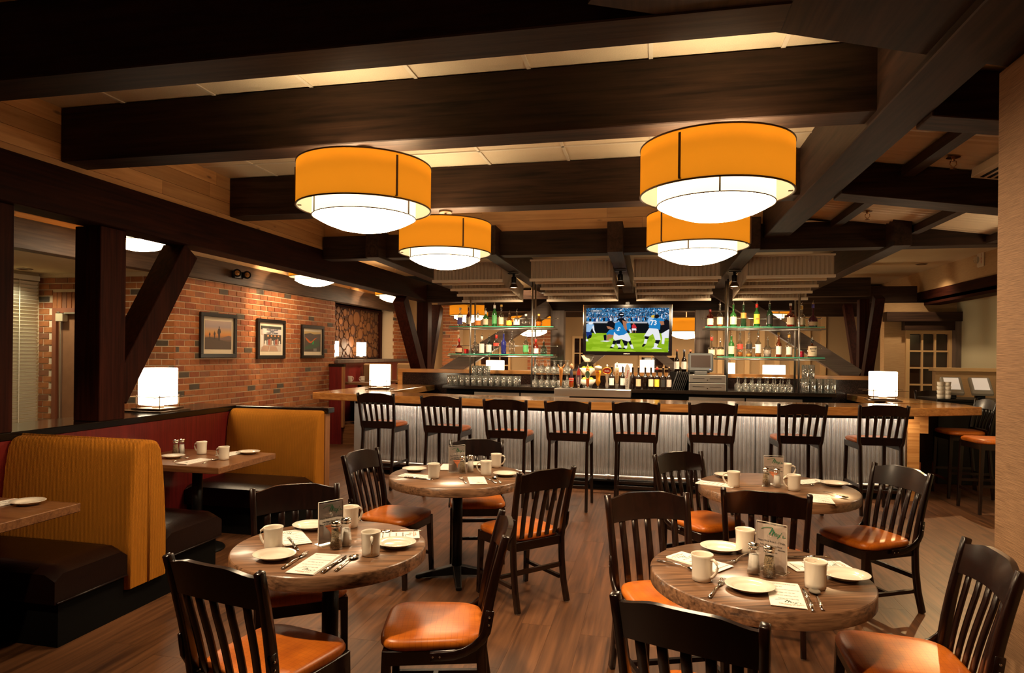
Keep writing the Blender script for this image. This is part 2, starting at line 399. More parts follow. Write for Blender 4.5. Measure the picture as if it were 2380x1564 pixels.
# the best visible 300 as single bricks: above the booth cap, nearest first
cand.sort(key=lambda c: (0 if 1.25 < c[3] < 2.3 else 1, c[1]))
for k, (row, a, b2, zc) in enumerate(cand):
    j = random.uniform(-.003,.003)
    if k < 300:
        if b2-a > BL-.01: mobj('brick', bmx, M['brick'], wb, (BX+j,(a+b2)/2,zc))
        else: MB().box(-.022,0,-(b2-a)/2,(b2-a)/2,-BH/2,BH/2).build('brick', M['brick'], wb, (BX+j,(a+b2)/2,zc))
    else: stuffm.box(BX-.022+j,BX+j,a,b2,zc-BH/2,zc+BH/2)
tag(stuffm.build('brick_field', M['brick'], wb), kind='stuff')
board_obj('baseboard', BX-.02,BX+.02,6.76,10.85,0,.13, M['black'], wb)
M['bandbeam'] = wood('grey brown wall beam', (.03,.016,.010), (.085,.050,.032), .55, axis=1, scale=5, stretch=9, bump=.15, spec=.25)
# beam above the brick and pine above it
tag(board_obj('wall_beam', BX-.12,BX+.03,1.5,13.6,2.555,2.835, M['bandbeam'], None, .005), 'grey-brown beam capping the brick wall along the aisle', 'beam')
pv = struct(MB().box(BX-.3,BX-.07,1.5,13.6,2.84,3.45).build('wall_left_upper', M['gap'])); tag(pv, 'pine boards above the brick wall beam')
zq = [2.838,2.90,3.03,3.17,3.31,3.45]
for k in range(5):
    y0 = 1.5
    while y0 < 13.6:
        y1 = min(13.6, y0+2.6+.4*((k*7)%3)); board_obj('board', BX-.07,BX-.05,y0+.001,y1-.001,zq[k]+.001,zq[k+1]-.002, M['pine'], pv); y0 = y1
struct(tag(MB().box(BX-.3,-4.33,.3,14.5,3.45,3.5).build('ceiling_aisle', pm('aisle ceiling', (.5,.34,.18), .8)), 'ceiling above the left aisle'))
# niche left of the aisle: wall with door, window wall with blinds
WY = 6.80
mort = wb.data.materials[0]
wd = struct(MB().box(-7.8,-7.42,WY+.006,WY+.2,0,2.6).box(-6.50,BX-.01,WY+.006,WY+.2,0,2.6).box(-7.42,-6.50,WY+.006,WY+.2,2.16,2.6).build('wall_door_brick', mort)); tag(wd, 'red brick wall around the brown door')
bmy = MB().box(-BL/2,BL/2,-.022,0,-BH/2,BH/2).mesh('brick_long')
bsol = MB().box(-.031,.031,-.024,0,-.1,.1).mesh('brick_soldier')
z = .06; row = 0
while z < 2.52:
    x = -7.66 + (0 if row % 2 == 0 else -(BL+MJ)/2)
    while x < BX:
        a, b2 = max(x,-7.64), min(x+BL, BX)
        for lo, hi in ((-7.64,-7.44),(-6.48,BX)) if z < 2.36 and z+BH > 0 and z < 2.37 else ((-7.64,BX),):
            aa, bb = max(a,lo), min(b2,hi)
            if bb-aa > .04 and not (2.14 < z+BH/2 < 2.36 and -7.5 < (aa+bb)/2 < -6.4):
                if bb-aa > BL-.01: mobj('brick', bmy, M['brick'], wd, ((aa+bb)/2, WY+.02, z+BH/2))
                else: MB().box(-(bb-aa)/2,(bb-aa)/2,-.022,0,-BH/2,BH/2).build('brick', M['brick'], wd, ((aa+bb)/2, WY+.02, z+BH/2))
        x += BL+MJ
    z += BH+MJ; row += 1
for k in range(13): mobj('brick', bsol, M['brick'], wd, (-7.40+k*.074, WY+.02, 2.26))
M['doorp'] = pm('brown door paint', (.27,.12,.055), .45, var=.1); M['doorf'] = pm('red brown steel frame', (.24,.075,.035), .45)
dr = struct(MB().box(-7.42,-7.36,WY-.02,WY+.1,0,2.16).box(-6.56,-6.50,WY-.02,WY+.1,0,2.16).box(-7.36,-6.56,WY-.02,WY+.1,2.10,2.16).build('door_1', M['doorf'])); tag(dr, 'brown door in a red-brown frame with a closer box')
MB().box(-7.36,-6.56,WY+.02,WY+.07,0.01,2.10).build('door_leaf', M['doorp'], dr)
MB().box(-7.33,-7.22,WY-.06,WY+.02,1.99,2.09).build('closer_box', pm('cream closer', (.5,.4,.25), .4), dr, None, .005)
MB().box(-7.22,-6.85,WY-.04,WY-.01,2.085,2.105).box(-7.34,-7.30,WY-.03,WY-.01,2.10,2.115).build('closer_arm', M['steel'], dr)
MB().box(-7.315,-7.30,WY-.005,WY+.02,.1,1.99).build('edge_strip', M['steel'], dr)
ww = struct(MB().box(-8.0,-7.66,2.0,6.9,0,2.6).build('wall_left', pm('cream wall', (.55,.42,.24), .85))); tag(ww, 'cream wall with blinds at far left')
bl = thing('window_blind', 'wide white slat blind beside the brick wall at far left', 'blind', (-7.65,5.32,0))
slat = MB().hexa([(0,-1.45,-.022),(.028,-1.45,.016),(.028,1.45,.016),(0,1.45,-.022),(0,-1.45,-.019),(.028,-1.45,.019),(.028,1.45,.019),(0,1.45,-.019)]).mesh('slat')
M['blind'] = pm('white blind', (.80,.74,.58), .5)
for k in range(48): mobj('slat', slat, M['blind'], bl, (0,0,.35+k*.045))
MB().box(-.0,.04,-1.46,1.46,2.50,2.56).build('head_rail', M['blind'], bl)
for y in (-1.2,-.4,.4,1.2): MB().box(.03,.032,y-.006,y+.006,.33,2.5).build('ladder_tape', M['blind'], bl)
struct(tag(MB().box(-8.3,BX-.3,2.0,7.0,2.6,2.66).build('ceiling_niche', pm('cream ceiling', (.62,.5,.3), .85)), 'cream ceiling above the door at far left'))
# ---- bar bay ceiling, rafters
M['creamw'] = pm('cream grasscloth', (.50,.33,.165), .85, bump=.25, bscale=40)
struct(tag(MB().box(-4.33,5.4,7.75,17,3.16,3.2).build('ceiling_bar', pm('cream bar ceiling', (.62,.47,.28), .8)), 'cream ceiling over the bar'))
RX = [-3.33,-1.88,-.43,1.02,2.47]
for i, x in enumerate(RX):
    h = .085
    mb = MB().hexa([(-h,-2.1,-.14),(h,-2.1,-.14),(h,2.1,-.21),(-h,2.1,-.21),(-h,-2.1,.2),(h,-2.1,.2),(h,2.1,.13),(-h,2.1,.13)])
    o = mb.build('rafter', M['beamy'], None, (x,9.4,2.93), .005)
    tag(o, ['leftmost dark rafter running back over the bar','dark rafter over the bar left of the television, second from left','dark rafter over the middle of the bar above the television','dark rafter over the bar right of the television','rightmost dark rafter over the bar'][i], 'beam', 'rafters over the bar')
tbeam('bar_beam', 2.3,3.4,11.4,11.62,2.63,2.93, M['beam'], 'nearly black beam end right of the corrugated canopy')
tbeam('bar_beam', -4.3,-3.0,11.4,11.62,2.58,2.9, M['beam'], 'dark cross beam at the far end of the left header')
tbeam('bar_beam', -3.0,2.3,11.4,11.62,2.40,2.62, M['beam'], 'dark tie beam behind the top of the television')
# ---- right bay: corrugated roof deck on sloped rafters
def dz(x): return 3.19 - .14*(x-1.42)
n = 180
dk = MB().grid(lambda u, v: (1.42+3.2*u, 3.4+4.3*v, dz(1.42+3.2*u)+.012*math.cos(2*PI*v*43)), 1, n, False).build('ceiling_deck', M['deck'])
struct(tag(dk, 'ribbed metal roof deck at upper right'))
for (y0,y1,lab) in ((3.80,4.02,'dark sloped rafter nearest the camera below the ribbed deck at upper right'),(5.48,5.72,'black sloped rafter crossing the middle of the ribbed deck')):
    x0, x1 = 1.42, 4.6
    pts = [(x0,y0,dz(x0)-.27),(x1,y0,dz(x1)-.27),(x1,y1,dz(x1)-.27),(x0,y1,dz(x0)-.27),(x0,y0,dz(x0)-.015),(x1,y0,dz(x1)-.015),(x1,y1,dz(x1)-.015),(x0,y1,dz(x0)-.015)]
    tag(MB().hexa(pts).build('deck_rafter', M['beam'], None, None, .005), lab, 'beam')
for x in (1.88,2.62,3.35):
    for (y0,y1,lab) in ((4.03,5.47,'nearer bay'),(5.73,7.5,'farther bay')):
        z1 = dz(x)-.024
        tag(MB().box(x-.045,x+.045,y0,y1,z1-.075,z1).build('purlin', M['beamy']), 'thin dark purlin under the ribbed deck, %s, %s' % (lab, {1.88:'nearest the brown girder',2.62:'middle one',3.35:'farthest right'}[x]), 'beam', 'purlins under the deck')
# ---- near right wall
struct(tag(MB().box(1.555,1.80,.5,3.42,0,2.97).build('wall_right_near', None), 'tan grasscloth wall end at the right edge'))
def grasscloth(name, c0, c1):
    m, nt, b = nmat(name); N = nt.nodes; tc = N.new('ShaderNodeTexCoord'); mp = N.new('ShaderNodeMapping'); mp.inputs['Scale'].default_value = (9,9,380)
    n = N.new('ShaderNodeTexNoise'); n.inputs['Scale'].default_value = 1; n.inputs['Detail'].default_value = 4; n.inputs['Distortion'].default_value = .6
    lk(nt, tc.outputs['Object'], mp.inputs[0]); lk(nt, mp.outputs[0], n.inputs['Vector'])
    r = N.new('ShaderNodeValToRGB'); r.color_ramp.elements[0].position = .35; r.color_ramp.elements[1].position = .65
    r.color_ramp.elements[0].color = (*c0,1); r.color_ramp.elements[1].color = (*c1,1); lk(nt, n.outputs['Fac'], r.inputs[0]); lk(nt, r.outputs[0], b.inputs['Base Color'])
    bp = N.new('ShaderNodeBump'); bp.inputs['Strength'].default_value = .4; bp.inputs['Distance'].default_value = .004; lk(nt, n.outputs['Fac'], bp.inputs['Height']); lk(nt, bp.outputs[0], b.inputs['Normal'])
    b.inputs['Roughness'].default_value = .7
    return m
M['grass'] = grasscloth('tan grasscloth', (.19,.10,.045), (.37,.215,.11))
bpy.data.objects['wall_right_near'].data.materials.append(M['grass'])
M['grass2'] = grasscloth('cream grasscloth far', (.44,.27,.12), (.56,.36,.18))
# ---- right side room: upper wall on a header, alcove with the window
struct(tag(MB().box(4.6,4.8,3.42,17,2.80,3.5).build('wall_right_upper', M['grass2']), 'cream wall above the right header with the fire alarm'))
tag(board_obj('header_beam', 4.57,4.82,3.42,17,2.555,2.80, M['header'], None, .005), 'long red-brown header beam below the cream wall on the right', 'beam')
AY = 12.5
struct(tag(MB().box(3.95,4.28,AY,AY+.2,0,2.6).box(5.0,5.2,AY,AY+.2,0,2.6).box(4.28,5.0,AY,AY+.2,2.12,2.6).box(4.28,5.0,AY,AY+.2,0,.55).build('wall_alcove_back', M['grass2']), 'cream wall around the dark paned window at right'))
struct(tag(MB().box(5.08,5.3,3.42,AY+.2,0,2.6).build('wall_right', pm('pale green cream wall', (.52,.47,.30), .8, bump=.2, bscale=50)), 'pale wall right of the paned window'))
struct(tag(MB().box(4.57,5.3,3.42,AY+.2,2.6,2.65).build('ceiling_alcove', M['grass2']), 'alcove ceiling at right'))
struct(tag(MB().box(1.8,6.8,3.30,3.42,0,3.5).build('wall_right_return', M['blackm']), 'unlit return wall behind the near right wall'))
# window
wn = struct(MB().box(4.28,4.34,AY-.05,AY+.08,.55,2.12).box(4.94,5.0,AY-.05,AY+.08,.55,2.12).box(4.34,4.94,AY-.05,AY+.08,2.06,2.12).box(4.34,4.94,AY-.05,AY+.08,.55,.61).build('window_1', pm('cream window paint', (.66,.43,.2), .5))); tag(wn, 'tall paned window with dark glass at right')
M['cream_trim'] = wn.data.materials[0]
for x in (4.54,4.74): MB().box(x-.014,x+.014,AY-.035,AY+.04,.61,2.06).build('muntin', M['cream_trim'], wn)
zs = [.61,.89,1.18,1.47,1.76,2.06]
for z in zs[1:-1]: MB().box(4.34,4.94,AY-.03,AY+.04,z-.014,z+.014).build('muntin', M['cream_trim'], wn)
M['night'] = pm('night window glass', (.02,.008,.006), .05, spec=.8)
for i in range(3):
    for j in range(5):
        x0 = [4.34,4.554,4.754][i]; x1 = [4.526,4.726,4.94][i]
        MB().box(x0,x1,AY+.01,AY+.016,zs[j]+.014,zs[j+1]-.014).build('pane', M['night'], wn)
tr = struct(MB().box(3.92,5.1,AY-.22,AY,2.27,2.43).build('trim_1', M['beam'])); tag(tr, 'dark timber lintel above the paned window')
MB().box(4.22,5.05,AY-.16,AY-.005,2.12,2.27).build('lintel_board', M['beam'], tr)
MB().box(4.99,5.08,AY-.18,AY-.005,.55,2.27).build('side_board', M['brace'], tr)
# ---- far walls of the room beyond the bar
FY = 14.6
M['farw'] = pm('far cream wall', (.46,.31,.16), .85)
struct(tag(MB().box(-5.95,4.6,FY,FY+.2,0,3.1).build('wall_back', M['farw']), 'cream far wall behind the bar'))
struct(tag(MB().box(-6.0,BX-.35,10.85,FY+.2,0,3.45).build('wall_left_far', M['farw']), 'wall behind the log slice mural'))
# ================================================================ LAMPS
def translucent(name, col, ecol, es, tr=.75):
    m, nt, b = nmat(name); N = nt.nodes; N.remove(b)
    t_ = N.new('ShaderNodeBsdfTranslucent'); t_.inputs[0].default_value = (*col,1); d_ = N.new('ShaderNodeBsdfDiffuse'); d_.inputs[0].default_value = (*col,1)
    m1 = N.new('ShaderNodeMixShader'); m1.inputs[0].default_value = tr; lk(nt, d_.outputs[0], m1.inputs[1]); lk(nt, t_.outputs[0], m1.inputs[2])
    e_ = N.new('ShaderNodeEmission'); e_.inputs[0].default_value = (*ecol,1); e_.inputs[1].default_value = es
    a_ = N.new('ShaderNodeAddShader'); lk(nt, m1.outputs[0], a_.inputs[0]); lk(nt, e_.outputs[0], a_.inputs[1]); lk(nt, a_.outputs[0], N['Material Output'].inputs[0])
    return m
M['shade'] = translucent('amber lamp shade', (.52,.205,.016), (1.0,.37,.015), .15, .8)
M['lining'] = translucent('cream shade lining', (.85,.75,.5), (1.0,.84,.48), .55, .55)
LCOL = (1.0,.74,.46)
M['inner'] = pm('white inner drum', (.9,.85,.7), .6, emit=(1.0,.86,.58), es=1.5)
M['bowl'] = pm('white glass bowl', (.9,.88,.8), .4, emit=LCOL, es=36)
M['bulb'] = pm('bulb', (1,.9,.7), .4, emit=LCOL, es=95)
M['uplight'] = pm('added uplight glow', (.9,.85,.7), .5, emit=LCOL, es=12)  # glowing disc added inside the drum to throw light at the ceiling
def drum_lamp(label, loc, s=1.0, rod=.3, rz=0, group=None):
    t = thing('drum_lamp', label, 'lamp', loc, rz, group); t.scale = (s,s,s)
    # origin at the bottom rim level of the outer shade
    MB().lathe([(.5,0),(.5,.32)], 64, capb=False, capt=False).build('shade', M['shade'], t)
    MB().lathe([(.494,.32),(.494,0)], 64, capb=False, capt=False).build('shade_lining', M['lining'], t)
    for zz, nm in ((0,'shade_rim'),(.32,'shade_rim')):
        MB().tube([(.499*math.cos(2*PI*k/64), .499*math.sin(2*PI*k/64), zz) for k in range(65)], .0065, 6, caps=False).build(nm, M['bronze'], t)
    MB().lathe([(.385,-.065),(.385,.24)], 48, capb=False, capt=False).build('inner_drum', M['inner'], t)
    MB().tube([(.386*math.cos(2*PI*k/48), .386*math.sin(2*PI*k/48), -.066) for k in range(49)], .004, 6, caps=False).build('drum_rim', M['bronze'], t)
    MB().lathe([(.0001,-.175),(.10,-.168),(.20,-.148),(.29,-.115),(.35,-.085),(.38,-.066)], 40, capt=False).build('bowl', M['bowl'], t)
    MB().lathe([(.375,.20),(.0001,.205)], 32, capb=False).build('uplight_disc', M['uplight'], t)
    for k in range(3):
        a = 2*PI*k/3 + .9; MB().lathe([(.034*math.sin(PI*q/8)+1e-5,-.034*math.cos(PI*q/8)) for q in range(9)], 12).xf(Matrix.Translation((.22*math.cos(a+1),.22*math.sin(a+1),.265))).build('bulb', M['bulb'], t)
        mb = MB().cbox(.512,0,.155,.008,.014,.28).cbox(.49,0,.012,.05,.014,.006)
        mb.xf(Matrix.Rotation(a, 4, 'Z')).build('strap', M['bronze'], t)
        MB().cbox(.392,0,-.01,.006,.01,.12).xf(Matrix.Rotation(a+.5, 4, 'Z')).build('drum_strap', M['bronze'], t)
        MB().tube([(.36*math.cos(a),.36*math.sin(a),.21),(.03*math.cos(a),.03*math.sin(a),.32)], .006, 6).build('hanger_rod', M['bronze'], t)
    MB().tube([(0,0,.2),(0,0,.32+rod/s-.02)], .012, 8).build('stem', M['bronze'], t)
    MB().lathe([(.07,.32+rod/s-.025),(.075,.32+rod/s)], 24).build('ceiling_plate', M['bronze'], t)
    return t
LZ = 2.578
drum_lamp('large amber drum lamp hanging at left, nearer the booths', (-1.847,3.93,LZ), .855, .124, 2.6)
drum_lamp('largest amber drum lamp, hanging at right near the brown girder', (.342,3.93,LZ), .855, .124, 1.2)
drum_lamp('smaller amber drum lamp farther back at left, above the bar stools', (-1.915,5.815,LZ), .855, .124, 2.4)
drum_lamp('smaller amber drum lamp partly hidden below the largest lamp', (.36,5.815,LZ), .855, .124, .95)
for y, lab in ((5.5,'drum lamp over the left aisle seen behind the post brace'),(8.92,'drum lamp over the left aisle in front of the brick wall beam'),(12.0,'drum lamp over the left aisle near the log slice mural')):
    drum_lamp(lab, (-4.98,y,2.755), .76, .448)
drum_lamp('drum lamp in the back room left of the shelves', (-3.75,13.0,2.42), .8, 0.482)
drum_lamp('drum lamp in the back room behind the left shelves', (-2.35,12.6,2.12), .8, 0.782)
drum_lamp('drum lamp in the back room right of the television', (.62,13.0,2.10), .8, 0.802)
drum_lamp('drum lamp in the back room behind the right shelves', (2.07,12.9,2.42), .8, 0.482)
M['lglass'] = pm('glowing lamp glass', (.9,.88,.8), .4, emit=(1.0,.80,.52), es=10)
def table_lamp(label, loc, rz=0, r=.155, h=.31, k=1):
    t = thing('table_lamp', label, 'lamp', loc, rz); t.scale = (k,k,1)
    MB().box(-.19,.19,-.19,.19,0,.012).build('base_plate', M['bronze'], t)
    MB().box(-.15,.15,-.15,.15,.018,.032).build('upper_plate', M['bronze'], t)
    MB().lathe([(.05,.032),(.05,.06)], 20).build('socket', M['steel'], t)
    MB().lathe([(r*.98,.062),(r,.075),(r,.062+h),(r*.97,.067+h)], 40).build('shade', M['lglass'], t)
    for a in range(4):
        c, s_ = math.cos(PI/4+a*PI/2), math.sin(PI/4+a*PI/2)
        MB().tube([(c*(r+.012),s_*(r+.012),.02),(c*(r+.012),s_*(r+.012),.15)], .004, 6).build('corner_rod', M['bronze'], t)
    MB().tube([((r+.012)*math.cos(2*PI*k/32),(r+.012)*math.sin(2*PI*k/32),.135) for k in range(33)], .003, 5, caps=False).build('wire_ring', M['bronze'], t)
    for s_ in (-1,1): MB().tube([(-.26,s_*(r+.015),.135),(.26,s_*(r+.015),.135)], .003, 5).build('wire_arm', M['bronze'], t)
    return t
table_lamp('glowing white cylinder lamp on the booth half wall', (-4.42,5.12,1.09), PI/2, .16, .325)
table_lamp('glowing white cylinder lamp on the left end of the bar', (-4.02,9.15,1.085), .25)
table_lamp('glowing white cylinder lamp on the right end of the bar', (2.93,9.3,1.085), -.15, .165)
# recessed downlights: fixtures with their own light
M['canlens'] = pm('downlight lens', (.9,.9,.85), .4, emit=(1,.85,.6), es=8)
def downlight(label, loc, energy, size=1.1, blend=.6, target=None, col=(1,.72,.44), rad=.05, fix=True):
    t = thing('downlight', label, 'light', loc)
    MB().lathe([(.085,-.004),(.07,-.012),(.065,0)], 24, capb=False, capt=False).build('trim_ring', M['bronze'], t)
    MB().lathe([(.064,0.012),(.0001,.012)], 24, capb=False).build('lens', M['canlens'], t)
    l = bpy.data.lights.new('downlight_beam', 'SPOT'); l.energy = energy; l.spot_size = size; l.spot_blend = blend; l.color = col; l.shadow_soft_size = rad
    lo = bpy.data.objects.new('downlight_beam', l); COL.objects.link(lo); lo.parent = t; lo.location = (0,0,-.03)
    if target:
        d_ = Vector(target) - Vector(loc); lo.rotation_euler = d_.to_track_quat('-Z','Y').to_euler()
    return t
downlight('added ceiling downlight lighting the near left table, out of view', (-2.6,1.7,3.35), 420, 1.0, .7, (-1.15,2.75,.5))  # unseen spot added to brighten the near left table and seats
downlight('added ceiling downlight lighting the near right table, out of view', (-.55,1.5,3.35), 300, 1.0, .7, (.35,2.7,.6))  # added out of view, lifts the light on the near right table
downlight('added ceiling downlight lighting the right side, out of view', (.15,1.2,3.35), 140, 1.2, .8, (1.4,4.3,.2), (1,.6,.3))  # extra unseen spot, put in to lighten the right side
drum_lamp('added drum lamp brightening the right bay, hidden by the tan wall end', (3.75,6.35,1.9), .7, .72)  # added lamp out of sight, brightens the deck, floor and cream wall
downlight('added ceiling downlight aimed at the near booth back, out of view', (-2.35,.9,3.35), 230, .6, .7, (-3.62,3.45,.78), (1,.72,.44))  # added spot out of view, lights the front of the booth back
# ================================================================ CHAIRS
M['seat'] = None
def leather(name, c, c2):
    m, nt, b = nmat(name); N = nt.nodes; tc = N.new('ShaderNodeTexCoord')
    b.inputs['Base Color'].default_value = (*c,1); b.inputs['Roughness'].default_value = .34
    n = N.new('ShaderNodeTexNoise'); n.inputs['Scale'].default_value = 9; n.inputs['Detail'].default_value = 3
    r = N.new('ShaderNodeValToRGB'); r.color_ramp.elements[0].color = (*c2,1); r.color_ramp.elements[1].color = (*c,1); r.color_ramp.elements[0].position = .3; r.color_ramp.elements[1].position = .6
    lk(nt, tc.outputs['Object'], n.inputs['Vector']); lk(nt, n.outputs['Fac'], r.inputs[0])
    # embossed lattice
    sx = N.new('ShaderNodeSeparateXYZ'); lk(nt, tc.outputs['Object'], sx.inputs[0]); o = []
    nd = N.new('ShaderNodeTexNoise'); nd.inputs['Scale'].default_value = 5; lk(nt, tc.outputs['Object'], nd.inputs['Vector'])
    for ax in 'XY':
        a1 = N.new('ShaderNodeMath'); a1.operation = 'MULTIPLY_ADD'; a1.inputs[1].default_value = 42
        mw = N.new('ShaderNodeMath'); mw.operation = 'MULTIPLY'; mw.inputs[1].default_value = 1.3; lk(nt, nd.outputs['Fac'], mw.inputs[0]); lk(nt, mw.outputs[0], a1.inputs[2])
        lk(nt, sx.outputs[ax], a1.inputs[0]); a2 = N.new('ShaderNodeMath'); a2.operation = 'FRACT'; lk(nt, a1.outputs[0], a2.inputs[0])
        a3 = N.new('ShaderNodeMath'); a3.operation = 'LESS_THAN'; a3.inputs[1].default_value = .085; lk(nt, a2.outputs[0], a3.inputs[0]); o.append(a3.outputs[0])
    mx = N.new('ShaderNodeMath'); mx.operation = 'MAXIMUM'; lk(nt, o[0], mx.inputs[0]); lk(nt, o[1], mx.inputs[1])
    mm = N.new('ShaderNodeMix'); mm.data_type = 'RGBA'; mm.blend_type = 'MULTIPLY'; mm.inputs[7].default_value = (.72,.62,.55,1)
    ms = N.new('ShaderNodeMath'); ms.operation = 'MULTIPLY'; ms.inputs[1].default_value = .7; lk(nt, mx.outputs[0], ms.inputs[0])
    lk(nt, ms.outputs[0], mm.inputs[0]); lk(nt, r.outputs[0], mm.inputs[6]); lk(nt, mm.outputs[2], b.inputs['Base Color'])
    bp = N.new('ShaderNodeBump'); bp.inputs['Strength'].default_value = .35; bp.inputs['Distance'].default_value = .002; bp.invert = True
    lk(nt, mx.outputs[0], bp.inputs['Height']); lk(nt, bp.outputs[0], b.inputs['Normal'])
    return m
M['seat'] = leather('orange brown embossed vinyl', (.62,.165,.014), (.45,.105,.009))
def seat_pad(wf, wb_, dp, z0, hgt, cy=0):
    # rounded trapezoid cushion, wf front width (+y), wb back width
    n = 40; out = []
    for k in range(n):
        a = 2*PI*k/n; c, s_ = math.cos(a), math.sin(a)
        e = .42
        x = math.copysign(abs(c)**e, c); y = math.copysign(abs(s_)**e, s_)
        wd = wb_ + (wf-wb_)*(y+1)/2
        out.append((x*wd/2, cy + y*dp/2))
    vs = []; fs = []
    lay = [(.965,0),(1.0,.25),(1.0,.5),(.975,.75),(.9,.92),(.7,1.0),(.4,1.05)]
    for s_, q in lay: vs += [(x*s_, cy+(y-cy)*s_, z0+hgt*q) for x, y in out]
    vs.append((0,cy,z0+hgt*1.07))
    for i in range(len(lay)-1):
        for k in range(n): fs.append((i*n+k, i*n+(k+1)%n, (i+1)*n+(k+1)%n, (i+1)*n+k))
    L = (len(lay)-1)*n
    for k in range(n): fs.append((L+k, L+(k+1)%n, len(vs)-1))
    fs.append(tuple(range(n))[::-1])
    return MB().add(vs, fs, True)
def chair_back(t, zseat, ztop, zc0, wb_, yb0, yb1, zlow, nslat, leg_path):
    # posts continue the rear legs; crest with a raised S-curve; slats
    def yb(z): u = (z-zseat)/(ztop-zseat); return yb0 + (yb1-yb0)*(u**1.35 if u > 0 else 0)
    for sx in (-1,1):
        pts = leg_path(sx) + [(sx*(wb_*(.90+.10*u)), yb(zseat+(ztop-zseat)*u), zseat+(ztop-zseat)*u) for u in (.1,.3,.5,.7,.85,1.0)]
        nl = len(pts); wdt = [.030]*nl; dpt = [.040]*(nl-6) + [.040,.040,.038,.036,.034,.032]
        MB().sweep(pts, wdt, dpt, (1,0,0), True).build('back_post', M['chair'], t, None, .004)
    W = wb_-.008
    def crest(u, v, off):
        x = -W + 2*W*u; tt = 1-abs(2*u-1)
        top = ztop-.022 + .026*(min(1,tt/.62)**2*(3-2*min(1,tt/.62)))
        bot = zc0 + .012*(1-(2*u-1)**2)
        z = bot + (top-bot)*v
        return (x, yb(z) - .028*(1-(2*u-1)**2) + off, z)
    mb = MB(); n1, n2 = 16, 4
    mb.grid(lambda u,v: crest(u,v,.011), n1, n2); mb.grid(lambda u,v: crest(1-u,v,-.011), n1, n2)
    mb.grid(lambda u,v: (crest(u,1,.011-.022*v)), n1, 1); mb.grid(lambda u,v: crest(u,0,-.011+.022*v), n1, 1)
    mb.build('crest_rail', M['chair'], t)
    for k in range(nslat):
        f = (k-(nslat-1)/2)/((nslat-1)/2)
        xb, xt = f*wb_*.60, f*wb_*.66
        pts = []
        for j in range(7):
            u = j/6; z = zlow + (zc0+.01-zlow)*u; x = xb+(xt-xb)*u
            pts.append((x, yb(z) - .026*(1-f*f*.45)*min(1,(z-zseat)/(ztop-zseat)*1.6), z))
        MB().sweep(pts, .033, .012, (1,0,0), True).build('back_slat', M['chair'], t, None, .002)
    return yb
def bracket(t, sx, xs_, z0, z1, y0, y1):
    pts = [(sx*xs_, y0, z0),(sx*xs_, y0-.05, z0+.001)]
    for k in range(1,7):
        a = PI/2*k/6; pts.append((sx*(xs_-.004*k/6), y0-.05-(y0-.05-y1)*math.sin(a), z0+ (z1-.05-z0)*(1-math.cos(a))))
    pts.append((sx*(xs_-.006), y1-.008, z1))
    b = MB().sweep(pts, .012, .036, (1,0,0), True).build('knee_bracket', M['chair'], t, None, .002)
    for p in ((pts[0][1]-.012,pts[0][2]),(pts[0][1]-.04,pts[0][2]),(y1-.005,z1-.025),(y1-.003,z1-.055)):
        MB().lathe([(.0055,0),(.004,.003),(.0001,.004)], 8).xf(Matrix.Translation((sx*(xs_+.004),p[0],p[1])) @ Matrix.Rotation(sx*PI/2, 4, 'Y')).build('bolt', M['chrome'], b)
def make_chair(label, loc, rz):
    t = thing('dining_chair', label, 'chair', loc, rz, 'dining chairs')
    seat_pad(.455,.40,.43,.435,.05,.0).build('seat', M['seat'], t)
    mb = MB().box(-.205,.205,.165,.195,.375,.435).box(-.19,.19,-.215,-.19,.375,.435)
    for sx in (-1,1): mb.hexa([(sx*.175,-.2,.375),(sx*.2,-.2,.375),(sx*.215,.18,.375),(sx*.19,.18,.375),(sx*.175,-.2,.435),(sx*.2,-.2,.435),(sx*.215,.18,.435),(sx*.19,.18,.435)])
    mb.build('seat_frame', M['chair'], t, None, .003)
    for sx in (-1,1):
        MB().sweep([(sx*.20,.195,0),(sx*.195,.175,.435)], [.028,.038], [.03,.04], (1,0,0)).build('front_leg', M['chair'], t, None, .003)
        MB().sweep([(sx*.196,-.20,.15),(sx*.198,.185,.15)], .022, .022, (1,0,0)).build('stretcher', M['chair'], t)
        MB().lathe([(.013,0),(.013,.008)], 10, c=(sx*.20,.195,0)).lathe([(.013,0),(.013,.008)], 10, c=(sx*.20,-.27,0)).build('glide', M['steel'], t)
        bracket(t, sx, .225, .418, .60, .0, -.235)
    MB().sweep([(-.19,0,.15),(.19,0,.15)], .022, .022, (0,1,0)).build('stretcher', M['chair'], t)
    MB().sweep([(-.19,-.215,.24),(.19,-.215,.24)], .02, .028, (0,1,0)).build('stretcher', M['chair'], t)
    legp = lambda sx: [(sx*.20,-.27,.004),(sx*.198,-.235,.14),(sx*.197,-.215,.28),(sx*.198,-.208,.42)]
    chair_back(t, .42, .905, .762, .222, -.208, -.305, .455, 5, legp)
    return t
DG = math.radians
